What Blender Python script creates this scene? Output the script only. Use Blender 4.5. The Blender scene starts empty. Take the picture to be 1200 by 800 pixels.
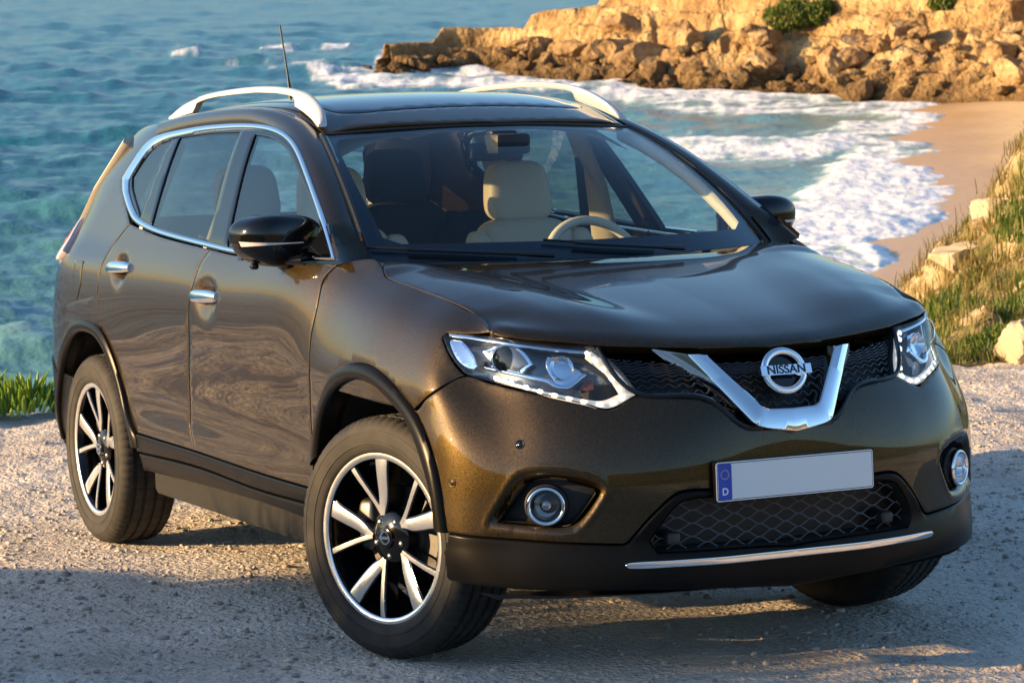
import bpy, bmesh, math, random
import numpy as np
from mathutils import Vector, Matrix
from mathutils.geometry import delaunay_2d_cdt
random.seed(7); rng = np.random.default_rng(11)
scene = bpy.context.scene
COL = scene.collection
R = math.radians
# ---------------- frame of the gravel lot: it slopes gently down towards the sea ----------------
_right = Vector((0.44386556, 0.89578706, -0.02342869)); _up = Vector((-0.06244593, 0.05700283, 0.99641918)); _fwd = Vector((-0.89391491, 0.44081313, -0.08123984))
_n = (_up*math.cos(R(8.09)) - _fwd*math.sin(R(8.09))).normalized()
TILT = _n.rotation_difference(Vector((0, 0, 1))).to_matrix()
TILT4 = TILT.to_4x4(); TN = np.array(TILT)
CAM = Vector((7.52297319, -4.13116437, 1.60778385))
CAMW = TILT @ CAM
SEA = CAMW.z - 10.0
# ---------------- camera ----------------
cd = bpy.data.cameras.new('camera'); cam = bpy.data.objects.new('camera', cd); COL.objects.link(cam); scene.camera = cam
rot = Matrix((_right, _up, -_fwd)).transposed()
cam.matrix_world = TILT4 @ (Matrix.Translation(CAM) @ rot.to_4x4())
cd.sensor_width = 36.0; cd.lens = 3237.86/1200*36; cd.clip_start = .1; cd.clip_end = 6000
cd.dof.use_dof = True; cd.dof.focus_distance = 8.3; cd.dof.aperture_fstop = 13
# ---------------- light ----------------
SUN_EL = R(12.0); sx, sy = -.27, -.96
sun_az = math.atan2(sy, sx)
to_sun = Vector((math.cos(sun_az)*math.cos(SUN_EL), math.sin(sun_az)*math.cos(SUN_EL), math.sin(SUN_EL)))
sd = bpy.data.lights.new('sun', 'SUN'); sd.energy = 5.0; sd.angle = R(.6); sd.color = (1.0, .66, .31)
so = bpy.data.objects.new('sun', sd); COL.objects.link(so); so.rotation_euler = to_sun.to_track_quat('Z', 'Y').to_euler()
world = bpy.data.worlds.new("World"); scene.world = world; world.use_nodes = True
wn = world.node_tree.nodes; wl = world.node_tree.links; bg = wn['Background']
sky = wn.new('ShaderNodeTexSky'); sky.sky_type = 'NISHITA'; sky.sun_disc = False
sky.sun_elevation = SUN_EL; sky.sun_rotation = math.pi/2 - sun_az
sky.air_density = 1.1; sky.dust_density = 1.0; sky.ozone_density = 3.6
wl.new(sky.outputs[0], bg.inputs[0]); bg.inputs[1].default_value = .12
scene.view_settings.view_transform = 'Standard'; scene.view_settings.look = 'None'; scene.view_settings.gamma = 1
scene.view_settings.exposure = 1.28
scene.cycles.max_bounces = 10; scene.cycles.transparent_max_bounces = 16
# ---------------- tags ----------------
def tag(o, label=None, cat=None, group=None, kind=None):
    if label: o['label'] = label
    if cat: o['category'] = cat
    if group: o['group'] = group
    if kind: o['kind'] = kind
    return o
def empty(name, parent=None, mat=None):
    o = bpy.data.objects.new(name, None); COL.objects.link(o); o.empty_display_size = .2
    if mat is not None: o.matrix_world = mat
    if parent: o.parent = parent
    return o
# ---------------- materials ----------------
MATS = {}
def nmat(name):
    m = bpy.data.materials.new(name); m.use_nodes = True; MATS[name] = m
    return m, m.node_tree.nodes, m.node_tree.links, m.node_tree.nodes['Principled BSDF']
def setp(p, **k):
    for a, b in k.items():
        n = {'base':'Base Color','metal':'Metallic','rough':'Roughness','coat':'Coat Weight','coatr':'Coat Roughness','spec':'Specular IOR Level','trans':'Transmission Weight','ior':'IOR','alpha':'Alpha','emis':'Emission Color','emiss':'Emission Strength','sss':'Subsurface Weight'}[a]
        if a in ('base','emis'): b = (*b, 1)
        p.inputs[n].default_value = b
def tex(N, L, kind, scale, detail=4, coord='Object', **k):
    tc = N.new('ShaderNodeTexCoord'); t = N.new(kind); t.inputs['Scale'].default_value = scale
    if 'Detail' in t.inputs: t.inputs['Detail'].default_value = detail
    L.new(tc.outputs[coord], t.inputs['Vector']); return t
def ramp(N, L, src, stops):
    r = N.new('ShaderNodeValToRGB'); e = r.color_ramp.elements
    while len(e) < len(stops): e.new(.5)
    for i, (p, c) in enumerate(stops): e[i].position = p; e[i].color = (*c, 1) if len(c) == 3 else c
    L.new(src, r.inputs[0]); return r
def bump(N, L, p, src, strength, dist=.01, prev=None):
    b = N.new('ShaderNodeBump'); b.inputs['Strength'].default_value = strength; b.inputs['Distance'].default_value = dist
    L.new(src, b.inputs['Height'])
    if prev: L.new(prev.outputs[0], b.inputs['Normal'])
    L.new(b.outputs[0], p.inputs['Normal']); return b
def simple(name, base, rough=.5, metal=0., bumpy=0., bscale=60, **k):
    m, N, L, p = nmat(name); setp(p, base=base, rough=rough, metal=metal, **k)
    t = tex(N, L, 'ShaderNodeTexNoise', bscale, 5)
    mr = N.new('ShaderNodeMapRange'); mr.inputs['To Min'].default_value = max(0, rough*.85); mr.inputs['To Max'].default_value = min(1, rough*1.15)
    L.new(t.outputs[0], mr.inputs[0]); L.new(mr.outputs[0], p.inputs['Roughness'])
    if bumpy: bump(N, L, p, t.outputs[0], bumpy, .002)
    return m
# body paint: brown-olive metallic with fine flakes and a clear coat
m, N, L, p = nmat('paint'); setp(p, metal=.85, rough=.47, coat=1.0, coatr=.008); p.inputs['Coat IOR'].default_value = 1.45
v = tex(N, L, 'ShaderNodeTexVoronoi', 900); r = ramp(N, L, v.outputs['Color'], [(0, (.0006,.0004,.0001)), (.74, (.0024,.0016,.0004)), (1, (.054,.033,.005))])
n2 = tex(N, L, 'ShaderNodeTexNoise', 1.2, 3)
L.new(r.outputs[0], p.inputs['Base Color']); bump(N, L, p, v.outputs['Distance'], .05, .001)
p.inputs['Coat Normal'].default_value = (0,0,0) if False else p.inputs['Coat Normal'].default_value
simple('black_gloss', (.004,.004,.005), .10)
simple('plastic', (.020,.019,.018), .48, bumpy=.12, bscale=700)
simple('plastic_dark', (.006,.006,.0065), .55, bumpy=.1, bscale=500)
simple('cladding', (.006,.0055,.005), .30, bumpy=.05, bscale=500, spec=.12)
simple('mesh_grey', (.075,.075,.078), .4)
simple('grille_grey', (.020,.020,.022), .2)
simple('liner', (.008,.008,.008), .9)
simple('chrome', (.86,.87,.88), .035, 1.0)
simple('satin', (.85,.86,.88), .12, 1.0)
simple('machined', (.86,.85,.83), .26, .9)
simple('steel', (.34,.33,.32), .35, 1.0)
simple('rubber_seal', (.006,.006,.006), .45)
simple('beige_leather', (.60,.50,.37), .55, bumpy=.2, bscale=240)
simple('dark_fabric', (.040,.038,.040), .75, bumpy=.2, bscale=300)
simple('trim_beige', (.62,.53,.40), .6)
simple('dash', (.012,.013,.016), .6, bumpy=.2, bscale=400)
simple('white', (.78,.79,.80), .35); simple('blue', (.004,.055,.42), .35); simple('yellow', (.80,.62,.02), .4); simple('blacktext', (.01,.01,.02), .4)
simple('plate_white', (.72,.74,.74), .35)
simple('amber', (.14,.035,.008), .2, coat=1)
simple('rail', (.50,.52,.55), .33, .15, coat=.5, coatr=.15)
simple('reflector', (.80,.84,.90), .08, 1.0)
simple('lamp_dark', (.10,.115,.14), .22, .7, coat=.5)
simple('brake', (.16,.15,.14), .45, 1.0)
simple('lamp_red', (.62,.08,.09), .15, coat=1); simple('lamp_pale', (.72,.62,.62), .15, coat=1)
m, N, L, p = nmat('led'); setp(p, base=(.8,.8,.8), rough=.2, emis=(1,.93,.78), emiss=3.2)
tz = tex(N, L, 'ShaderNodeTexVoronoi', 34); rr = ramp(N, L, tz.outputs['Distance'], [(.0,(1.,1.,1.)),(.45,(.5,.5,.5)),(.8,(.12,.12,.12))])
mu = N.new('ShaderNodeMath'); mu.operation = 'MULTIPLY'; mu.inputs[1].default_value = 4.0; L.new(rr.outputs[0], mu.inputs[0]); L.new(mu.outputs[0], p.inputs['Emission Strength'])
def glass(name, tint, rough=.0, facing=.06):
    m = bpy.data.materials.new(name); m.use_nodes = True; MATS[name] = m; N = m.node_tree.nodes; L = m.node_tree.links
    N.remove(N['Principled BSDF']); out = N['Material Output']
    tr = N.new('ShaderNodeBsdfTransparent'); tr.inputs[0].default_value = (*tint, 1)
    gl = N.new('ShaderNodeBsdfGlossy'); gl.inputs[0].default_value = (1,1,1,1); gl.inputs['Roughness'].default_value = rough
    fr = N.new('ShaderNodeLayerWeight'); fr.inputs[0].default_value = .5; pw = N.new('ShaderNodeMath'); pw.operation = 'POWER'; pw.inputs[1].default_value = 5; L.new(fr.outputs['Facing'], pw.inputs[0])
    mr = N.new('ShaderNodeMapRange'); mr.inputs['To Min'].default_value = .04; mr.inputs['To Max'].default_value = .95
    L.new(pw.outputs[0], mr.inputs[0])
    mx = N.new('ShaderNodeMixShader'); L.new(mr.outputs[0], mx.inputs[0]); L.new(tr.outputs[0], mx.inputs[1]); L.new(gl.outputs[0], mx.inputs[2]); L.new(mx.outputs[0], out.inputs[0])
glass('glass_clear', (.86,.94,.92)); glass('glass_wind', (.80,.90,.93)); glass('glass_tint', (.42,.43,.40)); glass('glass_rear', (.7,.74,.72)); glass('lens', (.96,.97,.98)); glass('roof_glass', (.02,.02,.025))
m, N, L, p = nmat('tyre'); setp(p, base=(.028,.026,.025), rough=.75)
nn = tex(N, L, 'ShaderNodeTexNoise', 14, 6); r = ramp(N, L, nn.outputs[0], [(.35,(.009,.0085,.008)),(.7,(.030,.025,.019))]); L.new(r.outputs[0], p.inputs['Base Color'])

# traced outlines of panels in surface coordinates
TR = {"front_door":["L",[[15.9529,10.9965],[15.3262,10.8546],[14.5893,10.8807],[13.8533,10.9243],[13.1997,11.0129],[13.3345,10.2989],[13.2901,9.5792],[13.2952,9.1157],[13.3753,8.5351],[13.4301,7.7049],[13.6018,5.7354],[13.6346,4.5611],[13.6188,3.2772],[14.9297,3.294],[16.3004,3.4215],[16.3596,3.9925],[16.4029,4.5572],[16.3153,6.7465],[16.1845,8.5563],[16.0951,9.3844],[16.045,10.2561]]],
"rear_door":["L",[[18.122,11.7867],[17.7875,11.6195],[17.117,11.3061],[15.9529,10.9965],[16.045,10.2561],[16.0951,9.3844],[16.1845,8.5563],[16.3153,6.7465],[16.4029,4.5572],[16.3596,3.9925],[16.3004,3.4215],[17.049,3.4522],[17.7296,3.4917],[17.9027,4.0993],[18.0672,5.1116],[18.2506,6.1814],[18.4614,7.2847],[18.6831,7.8506],[23.9089,7.3696],[18.7655,8.7664],[18.7102,9.5912],[18.4542,10.6673]]],
"fender":["L",[[12.061,11.2165],[11.7517,10.9446],[10.9295,10.9609],[9.4414,11.0695],[8.2353,10.8728],[7.3251,11.0009],[6.6812,10.654],[7.5833,9.9336],[8.3061,9.6787],[8.3381,9.4971],[7.9904,9.1264],[7.5635,8.579],[7.2692,8.2339],[7.9383,7.8409],[8.6251,7.4215],[9.2223,6.9479],[9.8438,7.781],[10.544,8.16],[11.2664,8.224],[12.147,7.9016],[12.7792,7.1224],[13.344,5.8311],[13.5727,4.8781],[13.6197,4.116],[13.6188,3.2772],[13.6346,4.5611],[13.6018,5.7354],[13.4301,7.7049],[13.3753,8.5351],[13.2952,9.1157],[13.2901,9.5792],[13.3345,10.2989],[13.1916,11.0536],[12.5009,11.4739]]],
"door_cladding":["L",[[17.7296,3.4917],[17.049,3.4522],[16.3004,3.4215],[14.9297,3.294],[13.6188,3.2772],[13.6764,2.7401],[14.9691,2.6834],[16.2606,2.8509],[17.7465,2.7014]]],
"sill":["L",[[17.7282,2.6552],[16.2668,2.7833],[14.9767,2.6147],[13.6872,2.6747],[13.8174,2.0064],[14.7245,2.1143],[16.4447,2.0537],[17.7281,1.8809]]],
"bumper":["L",[[9.2223,6.9479],[8.6251,7.4215],[7.9383,7.8409],[7.2692,8.2339],[6.6838,7.9953],[5.7355,7.6523],[4.7716,7.315],[4.1837,7.1205],[3.2384,7.552],[2.4987,7.4494],[1.7703,7.1918],[1.1683,6.3448],[0.7059,6.2197],[0.0,6.19],[0.0,4.33],[2.0041,4.4244],[2.4367,4.4527],[2.7416,4.362],[3.2123,3.8259],[3.9803,2.8997],[4.1232,2.8525],[6.184,2.9841],[7.4494,3.056],[8.4422,3.121],[8.572,4.2916],[8.8388,5.7158],[9.2223,6.9479],[9.8438,7.781],[10.544,8.16],[11.2664,8.224],[12.147,7.9016],[12.7792,7.1224]]],
"fog_bezel":["L",[[7.2022,3.5521],[6.882,4.2138],[6.5051,4.814],[5.7733,4.9279],[4.8533,4.624],[4.8128,4.4633],[5.297,3.6177],[5.567,3.4601]]],
"fog_dent":["L",[[7.4789,3.4317],[6.9417,4.8002],[6.5719,5.1471],[5.6572,5.2092],[4.7851,4.9101],[4.5374,4.5861],[4.9835,3.6908],[5.2917,3.323],[5.9695,3.2707]]],
"valance":["L",[[8.4422,3.121],[7.4494,3.056],[6.184,2.9841],[4.1232,2.8525],[3.9803,2.8997],[3.2123,3.8259],[2.7416,4.362],[2.4367,4.4527],[2.0041,4.4244],[0.0,4.33],[0.0,1.15],[2.9054,1.4202],[4.9389,1.491],[6.1444,1.4936],[7.5806,1.5544],[8.5987,1.6347],[8.6195,2.3754]]],
"intake":["L",[[3.3034,2.9185],[2.8685,3.7728],[2.6061,4.0984],[1.9925,4.1801],[0.0,4.02],[0.0,2.42],[0.5771,2.4859],[1.8669,2.542],[3.1259,2.57]]],
"strip":["L",[[4.0958,2.2607],[3.9772,2.3623],[2.7573,2.3763],[1.6641,2.3676],[0.0,2.37],[0.0,2.08],[1.6596,2.0835],[2.7541,2.1075],[3.9741,2.1347]]],
"headlamp":["L",[[8.2864,9.4729],[8.2702,9.6292],[7.5649,9.8949],[6.6833,10.3207],[5.5998,10.5076],[4.0998,10.7424],[4.0076,10.4411],[3.2669,7.5673],[4.1733,7.1603],[4.7638,7.3468],[5.7265,7.6951],[6.6783,8.0419],[7.2497,8.2651],[7.5471,8.6111],[7.9644,9.1321]]],
"grille":["L",[[3.9726,10.5531],[3.2352,7.5657],[2.4964,7.4627],[1.768,7.2049],[1.167,6.3597],[0.7048,6.2345],[0.0,6.19],[0.0,9.6],[1.0,9.6],[2.0,9.65],[3.0,9.8],[4.0,9.9]]],
"v_face":["L",[[1.8786,10.67],[1.5569,10.5352],[0.7206,7.0615],[0.5437,6.9757],[0.0,6.95],[0.0,6.28],[0.6896,6.4293],[0.9149,6.5294]]],
"v_side":["L",[[2.4558,11.0458],[1.8786,10.67],[0.9149,6.5294],[1.0813,6.577],[1.3051,6.8354]]],
"hood_front":["L",[[6.6226,10.5392],[6.0009,10.6431],[5.2072,10.9065],[4.0112,10.9366],[3.0207,11.0072],[2.1716,11.1049],[1.2565,11.1585],[0.0,11.0]]],
"hood_gap":["L",[[12.061,11.2165],[11.7517,10.9446],[10.9295,10.9609],[9.4414,11.0695],[8.2353,10.8728],[7.3251,11.0009],[6.6812,10.654]]],
"chrome_out":["G",[[-0.3643,1.1765],[-0.4232,1.2136],[-0.6178,1.3275],[-0.8871,1.4665],[-1.0744,1.5392],[-1.3,1.5825],[-1.5708,1.5994],[-1.9553,1.5977],[-2.328,1.5801],[-2.5483,1.5597],[-2.6446,1.5236],[-2.6978,1.4449],[-2.7206,1.402],[-2.6384,1.3488],[-2.4135,1.2633],[-2.2735,1.2351],[-1.9716,1.2079],[-1.4413,1.1794],[-1.1513,1.1676],[-0.7148,1.1645]]],
"chrome_in":["G",[[-0.4235,1.1875],[-0.4657,1.2123],[-0.6595,1.3267],[-0.9332,1.4663],[-1.1017,1.5286],[-1.2954,1.5645],[-1.5389,1.5802],[-1.9207,1.5778],[-2.2644,1.5592],[-2.4708,1.5392],[-2.5655,1.5073],[-2.619,1.4332],[-2.6323,1.3945],[-2.5621,1.3499],[-2.3648,1.2766],[-2.255,1.2557],[-1.9755,1.2275],[-1.4615,1.199],[-1.1698,1.1866],[-0.7289,1.1815]]],
"glass_front":["G",[[-1.4873,1.5671],[-1.3119,1.5545],[-1.1635,1.5286],[-1.0592,1.4978],[-0.762,1.3709],[-0.5968,1.288],[-0.4148,1.1852],[-0.7289,1.1815],[-1.2921,1.187]]],
"glass_rear":["G",[[-2.268,1.5589],[-1.9584,1.5735],[-1.6421,1.5763],[-1.4778,1.1999],[-1.8028,1.2216],[-2.142,1.2409]]],
"glass_quarter":["G",[[-2.3472,1.5532],[-2.566,1.5361],[-2.622,1.4091],[-2.5538,1.3635],[-2.3575,1.2824],[-2.308,1.2607]]],
"quarter":["Q",[[-2.3831,1.2403],[-2.4846,1.1618],[-2.5133,1.0773],[-2.532,0.9721],[-2.5405,0.8842],[-2.586,0.8524],[-2.69,0.853],[-2.83,0.845],[-2.97,0.79],[-3.09,0.7],[-3.14,0.58],[-3.3,0.59],[-3.62,0.6],[-3.59,0.9],[-3.3,1.06],[-3.08,1.07],[-3.03,1.11],[-3.08,1.19],[-3.22,1.28],[-3.46,1.31],[-3.39,1.42],[-3.24,1.555],[-2.9,1.6],[-2.6,1.61],[-2.45,1.6],[-2.54,1.56],[-2.64,1.515],[-2.7,1.44],[-2.715,1.4],[-2.6195,1.3492]]],
"tail_lamp":["Q",[[-3.23,1.27],[-3.09,1.185],[-3.04,1.11],[-3.09,1.077],[-3.3,1.07],[-3.56,0.91],[-3.6,1.1],[-3.5,1.27],[-3.41,1.3],[-3.24,1.285]]],
"rear_bumper_side":["Q",[[-3.16,0.615],[-3.2,0.5],[-3.23,0.36],[-3.4,0.3],[-3.62,0.3],[-3.64,0.5],[-3.6,0.85],[-3.57,0.85],[-3.51,0.695],[-3.3,0.655]]],
"fuel_flap":["Q",[[-3.4505,1.083],[-3.517,1.0747],[-3.5328,1.0598],[-3.5878,0.9691],[-2.7979,0.9595],[-2.827,1.0736]]],
"sensor":["L",[[6.5285,5.9804],[8.2401,4.74]]],
"fogc":["L",[[5.965,4.1303]]],
"arch_in":["L",[[13.376,4.4858],[13.1642,5.5739],[12.6856,6.6057],[11.9061,7.4871],[11.1481,7.7992],[10.4589,7.6368],[9.8995,7.0734],[9.4669,6.4533],[9.1077,5.277],[8.7869,3.9846],[8.7562,3.1758]]],
"handle_f":["L",[[16.0678,9.0952],[15.8225,9.3625],[15.5519,9.1707],[15.8069,8.8258]]],
"handle_r":["L",[[18.3514,9.5847],[18.0415,10.0074],[17.6785,9.6819],[17.9603,9.2871]]],
"badge":["L",[[0.0,7.4]]],
"arch_out":["L",[[13.6197,4.116],[13.5727,4.8781],[13.344,5.8311],[12.7792,7.1224],[12.147,7.9016],[11.2664,8.224],[10.544,8.16],[9.8438,7.781],[9.2223,6.9479],[8.8388,5.7158],[8.572,4.2916],[8.4422,3.121]]],
"led":["L",[[6.6896,8.2588],[5.696,7.8493],[4.715,7.5308],[4.2632,7.4661],[3.6988,7.6732],[3.8468,8.2143],[4.3421,10.0597],[4.2934,10.2962],[4.1385,10.4993],[3.3055,7.6063],[4.1615,7.2018],[4.7606,7.3447],[5.7222,7.7151],[6.6555,8.0924]]],
"eyeline":["L",[[6.9087,8.6104],[6.1485,8.434],[5.3936,8.2518],[5.255,8.0616],[5.0064,8.0408],[4.5495,8.546],[4.4735,8.4576],[4.964,7.909],[5.3167,7.933],[5.4908,8.1236],[6.1583,8.2992],[6.8516,8.495]]],
"hexbezel":["L",[[7.095,9.348],[6.8133,9.7053],[5.9778,10.1369],[5.7949,9.7189],[5.7004,9.0233],[6.0657,8.4181],[6.7695,8.598]]],
"hexcore":["L",[[7.0117,9.3298],[6.7569,9.575],[6.0673,9.902],[5.9221,9.5772],[5.8104,8.9997],[6.0996,8.5384],[6.7309,8.6837]]],
"bowl":["L",[[5.2806,9.7944],[4.8305,9.7985],[4.732,9.084],[4.5679,8.6026],[5.0018,8.0713],[5.2863,8.1312],[5.4096,8.7136],[5.3858,9.262]]],
"cornerref":["L",[[8.2545,9.5944],[7.7547,9.6067],[7.3115,9.1473],[7.0822,8.6103],[7.1566,8.4083],[7.4994,8.697],[7.901,9.1411]]],
"amber":["L",[[4.5269,8.2233],[4.3344,8.33],[4.3667,7.8783],[4.572,7.8391],[4.7407,7.9289]]],
"outertrim":["L",[[8.2686,9.7199],[6.5406,10.0909],[5.0362,10.2846],[4.3185,10.291],[4.3955,10.0157],[5.0579,10.0327],[6.5495,9.904],[8.1587,9.6392]]],
"ledline":["L",[[6.5774,8.1819],[6.2664,8.0506],[5.9664,7.9038],[5.6719,7.7655],[5.3743,7.6368],[5.0671,7.5193],[4.7435,7.4139],[4.3728,7.3249],[3.9946,7.3511],[3.6844,7.5324],[3.7151,7.8164],[3.8468,8.2143],[4.0133,8.8143],[4.1583,9.5341],[4.2921,10.068]]],
"proj":["L",[[6.4174,9.065]]],
"bowlc":["L",[[5.0677,8.9225]]]}

SHORE = [(146.837, 191.7), (145.883, 194.4), (144.845, 192.6), (144.533, 186.2), (144.874, 178.0), (145.321, 171.3), (145.009, 168.8), (144.662, 166.0), (144.917, 157.5), (145.276, 149.5), (145.203, 142.3), (144.819, 137.7), (145.076, 133.7), (145.334, 130.4), (144.897, 125.5), (144.444, 121.5), (144.235, 118.9), (144.416, 110.0), (144.651, 103.6), (145.078, 97.3), (145.65, 95.5), (145.97, 94.3), (146.116, 90.8), (145.666, 88.7), (145.883, 86.2), (146.506, 80.7), (147.199, 74.1)]

BACK = [(139.577, 69.4), (138.138, 283.6), (143.161, 241.5), (144.339, 227.4), (145.541, 212.1)]

ROCK = [(156.682, 241.4), (155.892, 231.0), (154.659, 234.2), (153.249, 221.4), (151.838, 211.5), (150.781, 205.0), (149.549, 197.4), (148.322, 193.8), (147.274, 190.0), (146.406, 187.5), (145.541, 185.), (144.338, 181.), (143.161, 177.), (141.453, 170.), (138.958, 158.), (134.5, 140.)]

F_A = [(148.465, 103.8), (147.679, 113.0), (147.246, 120.7), (146.817, 135.9), (146.385, 144.5), (145.513, 138.6), (144.812, 127.0), (144.235, 118.9), (144.651, 103.6), (145.078, 97.3), (145.981, 94.3), (145.676, 88.6), (145.987, 85.8), (146.693, 89.7), (147.84, 93.9), (148.373, 99.0)]

F_B = [(150.774, 148.7), (150.07, 154.5), (148.309, 145.9), (147.262, 155.2), (146.568, 164.8), (144.662, 166.4), (145.276, 149.5), (146.558, 140.1), (147.778, 132.3), (149.008, 136.5), (150.064, 133.5), (150.595, 136.3)]

F_C = [(152.896, 218.5), (151.838, 207.4), (150.78, 198.7), (150.077, 205.1), (146.837, 191.7), (144.846, 197.2), (144.567, 186.2), (145.355, 171.3), (146.569, 167.3), (148.317, 171.1), (149.37, 175.5), (150.778, 177.1), (151.837, 190.5)]

F_D = [(157.998, 249.1), (156.595, 231.1), (155.716, 221.6), (153.601, 230.8), (152.543, 218.5), (151.133, 202.4), (152.896, 199.7), (157.125, 207.7), (157.737, 225.0)]

F_E = [(160.661, 287.4), (160.001, 287.0), (160.003, 270.5), (160.611, 270.8)]

F_F = [(158.815, 294.1), (158.081, 299.1), (158.065, 283.6), (158.782, 281.5)]

F_G = [(157.731, 293.6), (156.906, 307.1), (156.942, 290.8), (157.644, 283.5)]

F_H = [(164.196, 74.0), (163.503, 74.2), (163.161, 72.1), (164.203, 71.6)]

F_I = [(156.416, 278.3), (155.889, 293.1), (155.802, 256.4), (156.418, 244.9)]

F_J = [(159.917, 261.8), (158.346, 269.7), (156.77, 248.8), (156.771, 234.5), (159.745, 246.1)]


# ---------- body surfaces (metres; x forward from the front axle, y to the side, z up from the ground) ----------
def nat_d2(t, P):
    n = len(t); A = np.zeros((n, n)); B = np.zeros((n,) + P.shape[1:])
    A[0, 0] = A[-1, -1] = 1
    for i in range(1, n - 1):
        h0 = t[i] - t[i-1]; h1 = t[i+1] - t[i]
        A[i, i-1] = h0; A[i, i] = 2*(h0 + h1); A[i, i+1] = h1
        B[i] = 6*((P[i+1] - P[i])/h1 - (P[i] - P[i-1])/h0)
    return np.linalg.solve(A, B.reshape(n, -1)).reshape(B.shape)
def spl(t, P, q, M=None):
    t = np.asarray(t, float); P = np.asarray(P, float); q = np.asarray(q, float)
    if M is None: M = nat_d2(t, P)
    i = np.clip(np.searchsorted(t, q, side='right') - 1, 0, len(t) - 2)
    h = t[i+1] - t[i]; a = (t[i+1] - q)/h; b = (q - t[i])/h
    sh = a.shape + (1,)*(P.ndim - 1)
    a = a.reshape(sh); b = b.reshape(sh); h = h.reshape(sh)
    r = a*P[i] + b*P[i+1] + ((a**3 - a)*M[i] + (b**3 - b)*M[i+1])*h*h/6
    lo = (np.asarray(a) > 1) | (np.asarray(b) > 1)     # straight beyond the ends
    if lo.any():
        lin = a*P[i] + b*P[i+1]
        r = np.where(lo, lin, r)
    return r
def pl(x, xs, ys): return np.interp(x, xs, ys)
def sm(x, a, b):
    t = np.clip((np.asarray(x, float) - a)/(b - a), 0, 1); return t*t*(3 - 2*t)
# profile of the nose on the centre line
XC = ([.16,.20,.24,.28,.33,.38,.45,.52,.58,.66,.74,.80,.86,.90,.94,.99], [.78,.83,.868,.888,.90,.902,.908,.915,.918,.918,.907,.890,.862,.835,.80,.73])
Y0 = [0,.13,.26,.40,.50,.60,.70,.78]
SW0 = [0,.001,.005,.028,.058,.100,.165,.245]
SW1 = [0,.008,.030,.072,.112,.160,.245,.372]
NROW = 12
ZR = [.17,.25,.34,.43,.52,.61,.70,.78,.86]
CR = [.40,.68,.88,1.0]
_PZ = np.array([.17,.25,.34,.42,.48,.56,.66,.78,.90,1.0,1.06,1.11,1.17]); _PY = np.array([.77,.825,.868,.888,.8925,.889,.891,.899,.906,.908,.903,.890,.862]); _PM = nat_d2(_PZ, _PY)
def ptab(z): return spl(_PZ, _PY, np.clip(np.asarray(z, float), .17, 1.17), _PM)
STX = [.56,.42,.24,.06,-.14,-.34,-.6,-1.0,-1.45,-1.9,-2.3,-2.6,-2.9,-3.15,-3.34]
# crown height and inward drop of the fender top, by x
def zcrown(x): return pl(x, [-3.7,-2.2,-.9,-.45,-.32,-.1,.05,.2,.32,.42,.50,.60], [1.19,1.185,1.172,1.168,1.158,1.132,1.108,1.080,1.062,1.042,1.020,.99])
def crown_drop(x, k): 
    a = pl(x, [-.75,-.45,-.25,-.05,.2,.42,.56], [.046,.075,.135,.155,.158,.150,.135])
    return a*[.02,.12,.40,1.0][k] if False else a*[.05,.22,.55,1.0][k]
def fender(x, z):   # extra width over the wheels
    f = .020*np.exp(-((x - .02)/.42)**2)*np.exp(-((z - .80)/.26)**2)
    r = .016*np.exp(-((x + 2.68)/.45)**2)*np.exp(-((z - .80)/.25)**2)
    d = -.007*np.exp(-((x + 1.25)/.95)**2)*np.exp(-((z - .61)/.18)**2)
    d += .006*np.exp(-((x + 1.25)/.9)**2)*np.exp(-((z - .97)/.10)**2)
    return f + r + d
def Gy(x, z):
    """half width of the side glass plane"""
    x = np.asarray(x, float); z = np.asarray(z, float)
    y = spl([1.10,1.17,1.30,1.45,1.58,1.66], np.array([.888,.862,.805,.732,.655,.600]), z)
    return y - .022*sm(-x, 1.9, 2.9) - .020*sm(x, -1.1, -.35)
def Qy(x, z):
    """rear quarter and D pillar, half width over (x, z)"""
    x = np.asarray(x, float); z = np.asarray(z, float)
    lo = ptab(z) + fender(x, z)
    hi = Gy(x, z) + .006
    k = sm(z, 1.08, 1.20); y = lo*(1-k) + hi*k
    xr = pl(z, [.3,.7,1.17,1.3,1.45,1.62], [-3.66,-3.69,-3.53,-3.45,-3.32,-3.16])
    d = np.clip((xr + .70 - x)/.70, 0, 1.05)
    y = y - (.24 + .09*sm(z, .8, 1.2) - .19*sm(z, 1.2, 1.4))*d**2.6 - .012*sm(z, .4, .2)
    return y - .05*np.clip((z - 1.56)/.09, 0, 2)**2
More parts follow.
